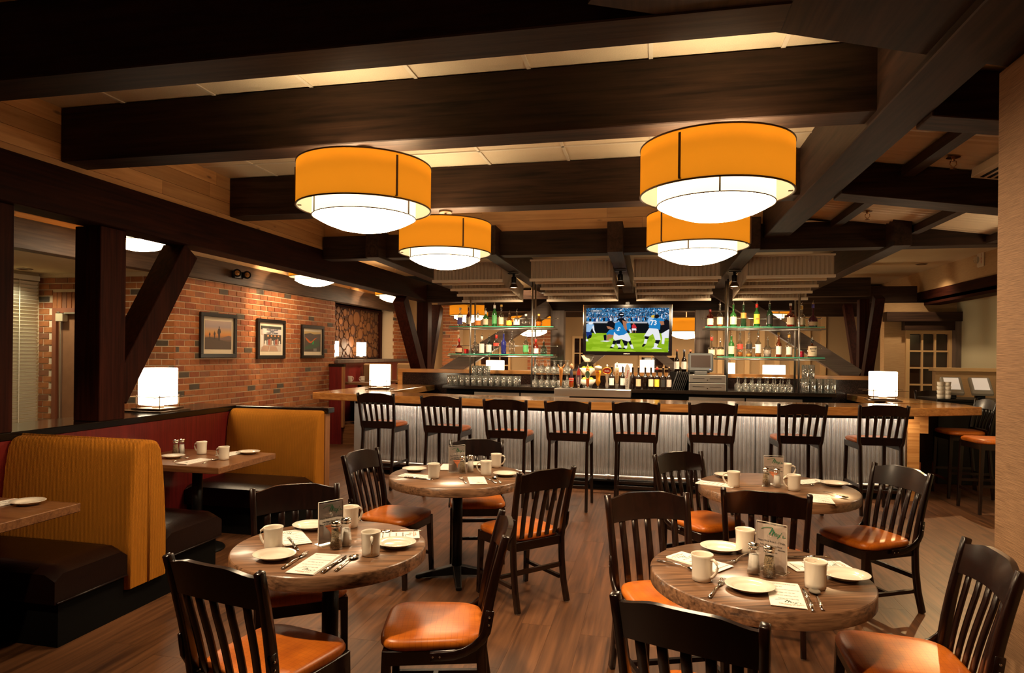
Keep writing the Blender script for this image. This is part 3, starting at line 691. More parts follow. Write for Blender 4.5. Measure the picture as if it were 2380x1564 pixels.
CH = [('dark wood dining chair with orange seat at the lower left, back to the camera',-1.44,2.30,-12),
 ('dark wood dining chair with bright orange seat in the lower centre, facing left',-.93,2.72,105),
 ('dark wood dining chair behind the near left round table, facing the camera',-1.75,3.01,215),
 ('dark wood dining chair seen side-on at the left of the far left round table',-1.83,4.47,262),
 ('dark wood dining chair behind the far left round table, in front of the bar stools',-1.38,5.08,197),
 ('dark wood dining chair right of the far left round table, turned away',-.88,4.35,47),
 ('dark wood dining chair at the left of the near right round table, facing the camera',.09,3.28,202),
 ('dark dining chair cut by the bottom edge in front of the near right table',.20,2.27,-19),
 ('black-looking dining chair with its back to the camera between the two right round tables',.66,4.09,-9),
 ('dark wood dining chair at the left of the far right round table',.38,4.87,218),
 ('dark wood dining chair with a red-lit seat right of the far right round table',1.38,4.71,118),
 ('dark wood dining chair at the lower right against the tan wall end',.97,2.83,88)]
ch0 = make_chair(CH[0][0], (CH[0][1],CH[0][2],0), DG(CH[0][3]))
for lab, x, y, a in CH[1:]: dup(ch0, (x,y,0), DG(a), lab)
def make_stool(label, loc, rz):
    t = thing('bar_stool', label, 'stool', loc, rz, 'bar stools')
    seat_pad(.46,.42,.43,.745,.05,.0).build('seat', M['seat'], t)
    mb = MB().box(-.205,.205,.17,.195,.68,.745).box(-.20,.20,-.225,-.20,.73,.815)
    for sx in (-1,1): mb.box(sx*.20-.012,sx*.20+.012,-.2,.18,.68,.745)
    mb.build('seat_frame', M['chair'], t, None, .003)
    for sx in (-1,1):
        MB().sweep([(sx*.205,.205,0),(sx*.195,.18,.745)], [.028,.036], [.028,.038], (1,0,0)).build('front_leg', M['chair'], t, None, .003)
        MB().sweep([(sx*.203,-.245,.30),(sx*.203,.195,.30)], .02, .03, (1,0,0)).build('stretcher', M['chair'], t)
        MB().lathe([(.012,0),(.012,.008)], 10, c=(sx*.205,.205,0)).lathe([(.012,0),(.012,.008)], 10, c=(sx*.205,-.27,0)).build('glide', M['steel'], t)
    MB().sweep([(-.2,.2,.22),(.2,.2,.22)], .02, .03, (0,1,0)).build('foot_bar', M['chair'], t)
    MB().sweep([(-.2,-.25,.26),(.2,-.25,.26)], .02, .03, (0,1,0)).build('stretcher', M['chair'], t)
    legp = lambda sx: [(sx*.205,-.27,.004),(sx*.203,-.24,.30),(sx*.2,-.215,.60),(sx*.2,-.208,.72)]
    chair_back(t, .72, 1.155, 1.035, .235, -.208, -.29, .81, 5, legp)
    return t
ST = [(-3.22,7.53,-4),(-2.33,7.30,-3),(-1.53,7.06,-3),(-.86,7.04,-2),(-.17,7.15,0),(.60,7.31,2),(1.50,7.51,4),(2.30,7.62,5)]
ordn = ['leftmost','second','third','fourth','fifth','sixth','seventh','rightmost']
st0 = None
for i, (x, y, a) in enumerate(ST):
    lab = 'dark wood bar stool, %s of the eight along the bar front' % (ordn[i] if i in (0,7) else ordn[i]+' from left')
    if st0 is None: st0 = make_stool(lab, (x,y,0), DG(a))
    else: dup(st0, (x,y,0), DG(a), lab)
for lab, x, y, a in (('dark bar stool nearest the tan wall on the right side of the bar',3.56,7.95,95),('dark bar stool at the right side of the bar, behind the nearest one there',3.60,8.75,92)):
    dup(st0, (x,y,0), DG(a), lab)
# ================================================================ TABLES
def round_table(label, x, y, D):
    t = thing('round_table', label, 'table', (x,y,0), .35, 'round tables')
    R = D/2
    mb = MB().lathe([(R-.004,.747),(R-.006,.7498),(.0001,.75)], 72, capb=False); mb.lathe([(R,.692),(R,.744),(R-.004,.747)], 72, capb=False, capt=False); mb.lathe([(.0001,.689),(R-.004,.689),(R,.692)], 72, capt=False)
    mb.build('tabletop', M['tabletop'], t)
    MB().lathe([(.14,.668),(.14,.688)], 24).build('mount_plate', M['black'], t)
    MB().lathe([(.038,.05),(.038,.69)], 24).build('column', M['black'], t)
    for k in range(4):
        a = k*PI/2
        MB().hexa([(.02,-.03,.02),(.30,-.022,.005),(.30,.022,.005),(.02,.03,.02),(.02,-.03,.09),(.30,-.018,.025),(.30,.018,.025),(.02,.03,.09)]).xf(Matrix.Rotation(a,4,'Z')).build('foot', M['black'], t, None, .004)
    for k in range(4):
        a = k*PI/2; MB().lathe([(.02,0),(.02,.012)], 10, c=(.28*math.cos(a),.28*math.sin(a),0)).build('glide', M['black'], t)
    return t
round_table('round oak table at the lower left laid for three', -1.455,2.775,.875)
round_table('round oak table at the lower right laid for three', .435,2.86,.875)
round_table('larger round oak table farther back at left centre', -1.40,4.60,1.0)
round_table('larger round oak table farther back at right', .84,4.76,1.04)
# ================================================================ BOOTHS
def corduroy(name, c):
    m, nt, b = nmat(name); N = nt.nodes; tc = N.new('ShaderNodeTexCoord'); sx = N.new('ShaderNodeSeparateXYZ'); lk(nt, tc.outputs['Object'], sx.inputs[0])
    ad = N.new('ShaderNodeMath'); ad.operation = 'ADD'; lk(nt, sx.outputs['X'], ad.inputs[0]); lk(nt, sx.outputs['Y'], ad.inputs[1])
    m1 = N.new('ShaderNodeMath'); m1.operation = 'MULTIPLY'; m1.inputs[1].default_value = 2*PI/.0095; lk(nt, ad.outputs[0], m1.inputs[0])
    sn = N.new('ShaderNodeMath'); sn.operation = 'SINE'; lk(nt, m1.outputs[0], sn.inputs[0])
    n = N.new('ShaderNodeTexNoise'); n.inputs['Scale'].default_value = 60; lk(nt, tc.outputs['Object'], n.inputs['Vector'])
    n2 = N.new('ShaderNodeTexNoise'); n2.inputs['Scale'].default_value = 3; n2.inputs['Detail'].default_value = 4; lk(nt, tc.outputs['Object'], n2.inputs['Vector'])
    mr = N.new('ShaderNodeMapRange'); mr.inputs['From Min'].default_value = -1; mr.inputs['To Min'].default_value = .62; mr.inputs['To Max'].default_value = 1.12; lk(nt, sn.outputs[0], mr.inputs['Value'])
    m2 = N.new('ShaderNodeMath'); m2.operation = 'MULTIPLY_ADD'; m2.inputs[1].default_value = .35; m2.inputs[2].default_value = .82; lk(nt, n2.outputs['Fac'], m2.inputs[0])
    m3 = N.new('ShaderNodeMath'); m3.operation = 'MULTIPLY'; lk(nt, mr.outputs[0], m3.inputs[0]); lk(nt, m2.outputs[0], m3.inputs[1])
    hs = N.new('ShaderNodeHueSaturation'); hs.inputs['Color'].default_value = (*c,1); lk(nt, m3.outputs[0], hs.inputs['Value']); lk(nt, hs.outputs[0], b.inputs['Base Color'])
    bp = N.new('ShaderNodeBump'); bp.inputs['Strength'].default_value = .6; bp.inputs['Distance'].default_value = .003; lk(nt, sn.outputs[0], bp.inputs['Height']); lk(nt, bp.outputs[0], b.inputs['Normal'])
    b.inputs['Roughness'].default_value = .9; b.inputs['Specular IOR Level'].default_value = .1
    return m
M['cord'] = corduroy('gold corduroy', (.47,.172,.016))
M['dleather'] = pm('dark brown leather', (.007,.0018,.001), .32, spec=.35, bump=.1, bscale=120)
def back_half(sy, x0, x1, zb=.16, zt=1.065):
    # one upholstered back: front face leans, rounded top; sy=-1 faces -y, built about local y=0 as the shared centre
    prof = [(0,zb),(.165,zb),(.165,zb),(.165,.45),(.158,.58),(.148,.72),(.135,.86),(.12,.95),(.11,1.0),(.097,1.03),(.078,1.051),(.05,zt-.003),(.02,zt),(0,zt)]
    n = len(prof); mb = MB()
    vs = [(x0, sy*p, z) for p, z in prof] + [(x0+.012, sy*p, z) for p, z in prof]
    r = []
    for x, ins in ((x0,.012),(x0+.015,0),(x1-.03,0),(x1-.014,.003),(x1-.004,.010),(x1,.02)):
        r.append([(x, sy*max(0,p-ins if p > .02 else p), z-(ins if z > 1 else 0)) for p, z in prof])
    V = [p for q in r for p in q]; F = []
    for i in range(len(r)-1):
        for k in range(n-1): F.append((i*n+k, i*n+k+1, (i+1)*n+k+1, (i+1)*n+k))
    mb.add(V, F, True); mb.add(r[0], [tuple(range(n))]); mb.add(r[-1], [tuple(range(n))[::-1]])
    return mb
def cushion(y0, y1, x0, x1, z0=.25, z1=.445):
    n, m = 14, 10; mb = MB()
    def f(u, v):
        x = x0+(x1-x0)*u; y = y0+(y1-y0)*v
        e = min(u,1-u)*(x1-x0); g_ = min(v,1-v)*(y1-y0)
        ex = 1-max(0,1-e/.05)**2; ey = 1-max(0,1-g_/.05)**2
        return (x, y, z1-.035*(1-ex)-.035*(1-ey) + .012*math.sin(PI*u)*math.sin(PI*v))
    mb.grid(f, n, m)
    b = [f(u/n,0) for u in range(n+1)] + [f(1,v/m) for v in range(1,m+1)] + [f(1-u/n,1) for u in range(1,n+1)] + [f(0,1-v/m) for v in range(1,m)]
    k = len(b); o = len(mb.v)
    mb.v += b + [(x,y,z0) for x,y,z in b]; mb.f += [(o+i, o+(i+1)%k, o+k+(i+1)%k, o+k+i)[::-1] for i in range(k)]; mb.sm += [False]*k
    mb.f.append(tuple(o+k+i for i in range(k))); mb.sm.append(False)
    return mb
def piping(mb, y0, y1, x0, x1, z, r=.005): mb.tube([(x0,y0,z),(x1,y0,z),(x1,y1,z)], r, 6)
bx0, bx1 = -4.155, -3.16
t = thing('booth_bench', 'double booth bench with tall gold corduroy back and brown leather seats at left', 'booth', (0,3.59,0))
back_half(-1, bx0, bx1).build('backrest', M['cord'], t); back_half(1, bx0, bx1).build('backrest', M['cord'], t)
MB().tube([(bx1-.004,0,.16),(bx1-.004,0,1.0),(bx1-.03,0,1.058),(bx0,0,1.066)], .011, 8).build('piping', M['cord'], t)
cushion(-.66,-.16,bx0,bx1-.01).build('seat_cushion', M['dleather'], t); cushion(.16,.74,bx0,bx1-.01).build('seat_cushion', M['dleather'], t)
MB().tube([(bx1-.005,-.65,.255),(bx1-.005,-.165,.255)], .006, 6).build('seat_welt', M['dleather'], t); MB().tube([(bx1-.005,.165,.255),(bx1-.005,.73,.255)], .006, 6).build('seat_welt', M['dleather'], t)
MB().box(bx0,bx1-.03,-.62,.70,0,.255).build('base', M['blackm'], t)
t = thing('booth_bench', 'booth bench with gold corduroy back against the oak end panel', 'booth', (0,5.865,0))
back_half(-1, bx0, bx1).build('backrest', M['cord'], t)
cushion(-.72,-.16,bx0,bx1-.01).build('seat_cushion', M['dleather'], t)
MB().tube([(bx1-.005,-.71,.255),(bx1-.005,-.165,.255)], .006, 6).build('seat_welt', M['dleather'], t)
MB().box(bx0,bx1-.03,-.68,-.0,0,.255).build('base', M['blackm'], t)
def booth_table(label, y0, y1, x1=-3.20):
    t = thing('booth_table', label, 'table', (-3.68,(y0+y1)/2,0))
    h = (y1-y0)/2
    MB().box(-.475,x1+3.68,-h,h,.71,.76).build('tabletop', M['boothtop'], t, None, .004)
    MB().lathe([(.04,.03),(.04,.71)], 20).build('column', M['black'], t)
    MB().lathe([(.22,0),(.21,.015),(.06,.04)], 24).build('base', M['black'], t)
booth_table('wooden booth table cut by the left edge', 2.30, 3.14, -3.22)
booth_table('wooden booth table between the two corduroy booths', 4.33, 5.09)
# ================================================================ TABLE SETTINGS
ZT = .7505
def mug(label, x, y, rz, z=ZT, s=1.0):
    t = thing('mug', label, 'mug', (x,y,z), rz, 'white mugs'); t.scale = (s,s,s)
    MB().lathe([(.034,0),(.0385,.003),(.0395,.02),(.040,.07),(.0425,.098),(.0440,.105),(.0425,.106),(.0395,.098),(.036,.07),(.035,.012),(.0001,.008)], 28).build('body', M['china'], t)
    pts = [(.039,0,.088),(.052,0,.092),(.066,0,.082),(.0705,0,.064),(.064,0,.044),(.052,0,.028),(.038,0,.018)]
    MB().tube(pts, [.0065,.0065,.006,.0058,.0058,.006,.0065], 8).build('handle', M['china'], t)
    return t
plate_me = MB().lathe([(.05,0),(.056,.003),(.070,.012),(.0925,.021),(.0938,.0225),(.092,.0235),(.070,.0165),(.0655,.015),(.060,.0085),(.055,.0065),(.0001,.006)], 40).mesh('plate')
def plate(label, x, y, z=ZT, s=1.0, rz=0):
    o = mobj('plate', plate_me, M['china'], None, (x,y,z), 0, rz); o.scale = (s,s*.9,s)
    return tag(o, label, 'plate', 'white plates')
# cutlery: lie along +y, business end at +y, length about .22
def fork_mesh():
    mb = MB()
    path = [(0,-.11,.004),(0,-.06,.009),(0,-.01,.010),(0,.03,.006),(0,.05,.004),(0,.07,.005)]
    mb.sweep(path, [.013,.010,.005,.006,.018,.022], .0025, (1,0,0), True)
    for k in range(4): mb.sweep([((k-1.5)*.0062,.068,.005),((k-1.5)*.0062,.09,.007),((k-1.5)*.0058,.11,.012)], [.0036,.0034,.002], .002, (1,0,0), True)
    return mb.mesh('fork')
def knife_mesh():
    mb = MB()
    mb.sweep([(0,-.115,.004),(0,-.05,.007),(0,0,.006)], [.013,.012,.009], [.006,.007,.006], (1,0,0), True)
    mb.sweep([(0,0,.005),(.001,.04,.005),(.001,.09,.004),(-.004,.115,.004)], [.009,.017,.016,.004], .0016, (1,0,0), True)
    return mb.mesh('knife')
def spoon_mesh():
    mb = MB()
    mb.sweep([(0,-.105,.004),(0,-.05,.009),(0,.0,.011),(0,.045,.006)], [.013,.009,.005,.006], .0026, (1,0,0), True)
    mb.grid(lambda u,v: (.021*math.cos(2*PI*u)*v, .074+.031*math.sin(2*PI*u)*v, .0015+.0075*v*v), 20, 4)
    return mb.mesh('spoon')
FK, KN, SP = fork_mesh(), knife_mesh(), spoon_mesh()
def cut(kind, label, x, y, deg, z=ZT):
    o = mobj(kind, {'fork':FK,'knife':KN,'spoon':SP}[kind], M['chrome'], None, (x,y,z), 0, DG(deg))
    return tag(o, label, 'cutlery', kind+'s on the tables')
LOGO = [([(-.62,.17),(-.5,.235),(-.35,.28),(-.15,.305),(-.02,.30)], .03), ([(-.02,.30),(-.10,.16),(-.2,-.05)], .05), ([(-.2,-.05),(-.1,.12),(.0,.23),(.03,.2)], .025), ([(.03,.2),(-.02,.05),(-.07,-.08)], .05),
 ([(-.07,-.08),(.0,.06),(.08,.14),(.09,.1),(.06,-.02),(.08,-.09)], .035), ([(.21,.03),(.15,.06),(.10,-.01),(.13,-.08),(.18,-.04),(.21,.03),(.20,-.07),(.24,-.08)], .03), ([(.26,.05),(.30,-.02),(.37,-.12)], .03), ([(.38,.06),(.30,-.06),(.21,-.2)], .035),
 ([(.44,.15),(.425,.08)], .03), ([(.54,.02),(.48,.01),(.53,-.05),(.46,-.09),(.64,-.075)], .03)]
def logo_into(mb, M4, s):
    for pts, wd in LOGO: ribbon(mb, [(x*s, y*s) for x, y in pts], wd*s, M4)
T4 = Matrix.Translation
# folded paper menu, readable from -y
mw, mh = .118, .262
pa = MB().box(-mw/2,mw/2,-mh/2,mh/2,.0035,.0052).box(-mw/2+.003,mw/2+.004,-mh/2+.004,mh/2-.006,0.0,.0016).box(-mw/2-.001,mw/2+.002,-mh/2+.002,mh/2-.003,.0017,.0034).mesh('menu_paper')
blk = MB(); zt_ = .0054
for k, (tx, x) in enumerate([('THIS IS A GOOD PLACE FOR A DIET',0),('LISTEN, EAT',-.02),('SATISFACTION NOT GUARANTEED',.006),('YOU CRIED, YES, YES, YES!',0),("YOU'VE GOT A MOUTH, USE IT!",0),('DIETERS NOT WELCOME',.008)]):
    text_into(blk, tx, .0062, T4((x,.108-.032*k,zt_)) @ Matrix.Diagonal((1,1.5,1,1)), 0, .0002)
blk_me = blk.mesh('menu_print')
lg = MB(); logo_into(lg, T4((.006,-.085,zt_)), .075); lg_me = lg.mesh('menu_logo')
rd = MB(); text_into(rd, 'EVERYTHING YOU ALWAYS', .0068, T4((.012,-.105,zt_)), 0, .0004); text_into(rd, 'WANTED TO EAT', .0068, T4((.012,-.114,zt_)), 0, .0004); rd_me = rd.mesh('menu_tagline')
M['inkgd'] = pm('dark green ink', (.012,.045,.025), .7)
def menu(label, x, y, deg, z=ZT):
    t = thing('paper_menu', label, 'menu', (x,y,z), DG(deg), 'paper menus on the tables')
    mobj('paper', pa, M['paper'], t); mobj('print', blk_me, M['ink'], t); mobj('logo', lg_me, M['inkgd'], t); mobj('tagline', rd_me, M['inkr'], t)
# table card in an acrylic holder; front faces -y
cw, chh = .13, .20
M['card'] = pm('pale pink table card', (.82,.66,.56), .5, var=.12, vscale=9)
M['cardgrey'] = pm('pale grey table card', (.66,.58,.54), .5, var=.14, vscale=8)
cblk = MB(); RX90 = Matrix.Rotation(PI/2,4,'X')
for tx, zz_, sz in [('Happy Hour from 3 - 7 Daily',.122,.0098),('Late Night Happy Hour',.105,.0098),('from 9 - 11, Thursday - Saturday',.093,.0088),('Bar and lounge area',.079,.0066)]:
    text_into(cblk, tx, sz, T4((0,-.0034,zz_)) @ RX90, 0, .00025)
cblk_me = cblk.mesh('card_print')
clg = MB(); logo_into(clg, T4((.008,-.0034,.155)) @ RX90, .082); clg_me = clg.mesh('card_logo')
tri = MB().add([(-.034,-.0032,.088),(.036,-.0032,.088),(.006,-.0032,.052),(-.003,-.0032,.052),(.004,-.0032,.03),(-.001,-.0032,.03)], [(0,3,2,1),(3,5,4,2)]).mesh('card_glass_picture')
M['orangeprint'] = pm('orange print', (.85,.28,.12), .6)
def table_card(label, x, y, deg, tri_on=True, z=ZT, s=1.0, grey=False):
    t = thing('table_card', label, 'sign', (x,y,z), DG(deg), 'table cards'); t.scale = (s,s,s)
    MB().box(-cw/2+.002,cw/2-.002,-.0012,.0012,.006,.19).build('card', M['cardgrey'] if grey else M['card'], t)
    MB().box(-cw/2,cw/2,-.0031,-.0021,.002,chh).box(-cw/2,cw/2,.0021,.0031,.002,chh).box(-cw/2,cw/2,-.032,.034,0,.002).build('holder', M['acrylic'], t)
    e = MB()
    for xx in (-cw/2,cw/2): e.box(xx-.0008,xx+.0008,-.0031,.0031,.002,chh)
    e.box(-cw/2,cw/2,-.0331,-.032,0,.0022).box(-cw/2,cw/2,.034,.0351,0,.0022).box(-cw/2-.0008,-cw/2,-.033,.035,0,.0022).box(cw/2,cw/2+.0008,-.033,.035,0,.0022)
    e.box(-cw/2,cw/2,-.0031,.0031,chh-.001,chh)
    e.build('holder_edge', M['china'], t)
    mobj('print', cblk_me, M['ink'], t); mobj('logo', clg_me, M['inkg'], t)
    if tri_on: mobj('picture', tri, M['orangeprint'], t)
# shakers
M['salt'] = pm('white salt', (.85,.8,.74), .9)
def peppermat():
    m, nt, b = nmat('ground pepper'); N = nt.nodes; tc = N.new('ShaderNodeTexCoord'); v = N.new('ShaderNodeTexVoronoi'); v.inputs['Scale'].default_value = 420
    r = N.new('ShaderNodeValToRGB'); r.color_ramp.elements[0].color = (.02,.013,.008,1); r.color_ramp.elements[1].color = (.42,.3,.17,1); r.color_ramp.elements[1].position = .9
    lk(nt, tc.outputs['Object'], v.inputs['Vector']); lk(nt, v.outputs['Color'], r.inputs[0]); lk(nt, r.outputs[0], b.inputs['Base Color']); b.inputs['Roughness'].default_value = .9
    return m
M['pepper'] = peppermat()
def shaker(kind, label, x, y, z=ZT, s=1.2):
    t = thing(kind+'_shaker', label, 'shaker', (x,y,z), .3, kind+' shakers'); t.scale = (s,s,s)
    MB().lathe([(.0235,0),(.0245,.004),(.016,.082),(.0165,.086)], 8, smooth=False, capt=False).build('glass_jar', M['glass'], t)
    MB().lathe([(.0205,.005),(.0148,.072 if kind=='pepper' else .066),(.0001,.073 if kind=='pepper' else .066)], 10).build('contents', M[kind], t)
    MB().lathe([(.0185,.085),(.0185,.0885),(.0165,.0895),(.0165,.0925),(.019,.094),(.020,.099),(.018,.104),(.010,.1075),(.0001,.108)], 20).build('cap', M['chrome'], t)
# near left table
mug('white mug with its handle to the left on the near left table', -1.668,2.640, DG(175))
mug('white mug with its handle towards the camera on the near left table', -1.213,2.680, DG(-62))
mug('white mug behind the table card on the near left table', -1.510,3.085, DG(60))
plate('white plate at the front left of the near left table', -1.595,2.535)
plate('white plate partly behind a mug at the right of the near left table', -1.155,2.83)
plate('white plate at the back of the near left table', -1.69,3.01)
menu('paper menu at the front of the near left table, readable from the camera', -1.389,2.505,2)
menu('paper menu at the right back of the near left table', -1.235,2.975,112)
menu('paper menu behind the left mug on the near left table', -1.68,2.83,222)
cut('fork','fork beside the front plate on the near left table', -1.488,2.52,3)
cut('knife','knife right of the front paper menu on the near left table', -1.302,2.52,1)
cut('spoon','spoon right of the front paper menu on the near left table', -1.262,2.545,2)
cut('fork','fork at the back plate of the near left table', -1.60,2.94,225)
cut('knife','knife beside the menu behind the left mug, near left table', -1.625,2.735,222)
cut('spoon','spoon at the far right edge of the near left table', -1.22,3.06,112)
shaker('pepper','pepper shaker with chrome cap on the near left table', -1.405,2.725)
shaker('salt','salt shaker with chrome cap on the near left table', -1.386,2.788)
table_card('acrylic table card with orange glass picture on the near left table', -1.470,2.80,60, True, grey=True)
# near right table
mug('white mug at the left front of the near right table', .200,2.705, DG(-38))
mug('white mug at the right front of the near right table', .626,2.722, DG(80))
mug('white mug behind the shakers on the near right table', .420,3.142, DG(-10))
plate('white plate at the front of the near right table, over a menu corner', .372,2.635)
plate('white plate at the right edge of the near right table', .772,2.865)
plate('white plate at the back left of the near right table', .315,3.135)
menu('paper menu at the front of the near right table, readable from the camera', .494,2.61,-5)
menu('paper menu at the left edge of the near right table, seen upside down', .205,2.935,233)
menu('paper menu behind the right mug on the near right table', .70,2.995,107)
cut('fork','fork left of the front plate on the near right table', .248,2.61,-19)
cut('knife','knife right of the front menu on the near right table', .568,2.575,-4)
cut('spoon','spoon right of the front menu on the near right table', .603,2.585,-4)
cut('spoon','spoon at the left edge of the near right table', .115,2.85,238)
cut('fork','fork by the back plate of the near right table', .385,3.03,150)
cut('knife','knife at the back right of the near right table', .67,3.11,105)
shaker('salt','salt shaker with chrome cap on the near right table', .415,2.838)
shaker('pepper','pepper shaker with chrome cap on the near right table', .470,2.806)
table_card('pink acrylic table card on the near right table, lettering facing the camera', .493,2.895,-34, False)
# far left table
mug('white mug without visible handle on the far left table', -1.527,4.43, DG(70))
mug('white mug with handle to the left on the far left table', -1.195,4.64, DG(185))
mug('white mug with handle to the right on the far left table', -1.203,4.99, DG(10))
plate('white plate at the left of the far left table', -1.76,4.66)
plate('white plate at the right of the far left table', -1.05,4.655)
plate('white plate at the back of the far left table', -1.36,4.99)
menu('paper menu at the left edge of the far left table', -1.66,4.45,-98)
menu('paper menu at the front of the far left table', -1.20,4.41,20)
menu('paper menu behind the card on the far left table', -1.56,4.87,190)
cut('fork','fork at the front of the far left table', -1.295,4.39,27)
cut('knife','knife at the front right of the far left table', -1.108,4.445,33)
cut('spoon','spoon at the front right of the far left table', -1.068,4.465,28)
cut('knife','knife along the menu at the left of the far left table', -1.62,4.375,-98)
shaker('pepper','pepper shaker on the far left table', -1.383,4.665)
shaker('salt','salt shaker on the far left table', -1.342,4.735)
table_card('acrylic table card on the far left table', -1.442,4.715,40, True, grey=True)
# far right table
mug('white mug with handle to the left at the left of the far right table', .548,4.68, DG(170))
mug('white mug with handle to the left in the middle of the far right table', .932,4.665, DG(190))
mug('white mug behind the card on the far right table', .965,5.13, DG(0))
plate('white plate behind the left mug on the far right table', .545,5.04)
plate('white plate at the right edge of the far right table', 1.245,4.915)
menu('paper menu at the left edge of the far right table', .44,4.73,-112)
menu('paper menu at the back right of the far right table', 1.10,5.00,125)
menu('paper menu at the front of the far right table', 1.045,4.42,-6)
cut('spoon','spoon at the right front of the far right table', 1.165,4.56,208)
cut('fork','fork beside the right plate of the far right table', 1.13,4.93,145)
shaker('pepper','pepper shaker on the far right table', .772,4.765)
shaker('salt','salt shaker on the far right table', .838,4.745)
table_card('pink table card with orange picture on the far right table', .835,4.85,-3, True)
# booth tables
ZB = .7605
mug('white mug towards the wall on the far booth table', -3.770,4.875, DG(180), ZB)
mug('white mug in the middle of the far booth table', -3.408,4.675, DG(180), ZB)
shaker('pepper','pepper shaker on the far booth table', -3.945,4.775, ZB); shaker('salt','salt shaker on the far booth table', -3.930,4.83, ZB)
plate('white plate near the corduroy back on the far booth table', -3.852,4.635, ZB)
plate('white plate at the far side of the far booth table', -3.40,5.00, ZB)
menu('paper menu on the near side of the far booth table', -3.57,4.52,-6, ZB)
menu('paper menu on the far side of the far booth table', -3.52,4.93,178, ZB)
cut('fork','fork beside the menu on the far booth table', -3.715,4.56,8, ZB)
cut('spoon','spoon beside the menu on the far booth table', -3.44,4.55,8, ZB)
cut('fork','fork at the far side of the far booth table', -3.62,4.94,185, ZB)
plate('white plate on the near booth table at the left edge', -3.475,3.035, ZB)
menu('paper menu on the near booth table at the left edge', -3.62,2.985,176, ZB)
# ================================================================ BAR
def YP(x): return 7.95 + .03*(x+.6)**2
BXL, BXR = -3.9, 2.88
bar = thing('bar_counter', 'long curved bar front of vertical corrugated steel below the wooden top', 'bar', (0,0,0))
ns = 8
for i in range(ns):
    x0 = BXL + (BXR-BXL)*i/ns; x1 = BXL + (BXR-BXL)*(i+1)/ns; nw = 17
    def f(u, v):
        x = x0+.002+(x1-x0-.004)*u; return (x, YP(x) + .0125*math.cos(2*PI*u*nw) + (.004 if i % 2 else 0), .13+.855*v)
    MB().grid(f, nw*8, 1).build('corrugated_sheet', M['corr'], bar)
xsA = [BXL + (BXR-BXL)*k/24 for k in range(25)]
def strip(z0, z1, a, b, xa=None):
    xx = xa or xsA; mb = MB()
    pl = [(x, YP(x)+a) for x in xx] + [(x, YP(x)+b) for x in reversed(xx)]
    return mb.prism(pl, z0, z1)
strip(.0,.13,.05,.12).build('toe_kick', M['black'], bar)
strip(.02,.99,.03,.10).build('backing', M['blackm'], bar)
strip(.115,.135,-.022,.04).build('bottom_rail', M['black'], bar)
strip(.955,.99,-.20,-.17).build('light_valance', M['black'], bar)
M['strip'] = pm('under bar light strip', (1,.9,.8), .5, emit=(1,.84,.66), es=85)
strip(.978,.986,-.165,-.14).build('light_strip', M['strip'], bar)
MB().box(2.88,3.0,YP(2.9)-.03,YP(2.9)+.10,0,.99).build('end_post', M['bartop'], bar)
MB().box(3.0,3.09,YP(2.9)-.03,YP(2.9)+.06,.78,.99).build('end_bracket', M['bartop'], bar)
MB().box(BXL-.1,BXL,YP(BXL)-.02,YP(BXL)+.08,0,.99).build('end_post', M['corr'], bar)
MB().box(-4.02,-3.95,YP(-3.9)+.08,10.8,0,.99).build('side_panel', M['redwood'], bar)
MB().box(2.95,3.02,YP(2.9)+.1,10.8,0,.99).build('side_panel', M['blackm'], bar)
# foot rail
fr_ = MB().tube([(x, YP(x)-.16, .20) for x in xsA], .02, 10).build('foot_rail', M['steel'], bar)
for k in range(0, 25, 4):
    x = xsA[k]; y = YP(x)-.16
    MB().tube([(x,y,.20),(x,y+.05,.20),(x,y+.18,.16)], .014, 8).lathe([(.03,-.03),(.03,.03)], 12, c=(0,0,0)).xf(Matrix.Identity(4)).build('rail_bracket', M['steel'], bar) if False else MB().tube([(x,y,.20),(x,y+.05,.20),(x,y+.18,.16)], .014, 8).build('rail_bracket', M['steel'], bar)
    MB().tube([(x-.035,y,.20),(x+.035,y,.20)], .029, 12).build('rail_collar', M['steel'], bar)
# wooden top: a U of slabs
xt = [-4.58 + (3.72+4.58)*k/30 for k in range(31)]
top = thing('wooden_countertop', 'long polished honey-coloured wooden bar top around the bar', 'counter', (0,0,0))
def FE(x): return YP(x)-.27 + (.0 if x < 2.9 else (x-2.9)*.30)
front = [(x, FE(x)) for x in xt] + [(x, max(FE(x)+.35, YP(x)+.42)) for x in reversed(xt)]
MB().prism(front, 0.99, 1.085).build('front_slab', M['bartop'], top, None, .008)
M['bartopy'] = wood('honey bar wood along y', (.30,.125,.035), (.52,.26,.085), .22, axis=1, scale=5, stretch=12, bump=.03, coat=.6)
MB().box(-4.58,-3.72,YP(-4.2)+.43,10.80,0.99,1.085).build('wing_slab', M['bartopy'], top, None, .008)
MB().prism([(2.9,YP(3.3)+.44),(3.70,FE(3.72)+.5),(3.5,9.9),(3.38,10.8),(2.9,10.8)], 0.99,1.085).build('wing_slab', M['bartopy'], top, None, .008)
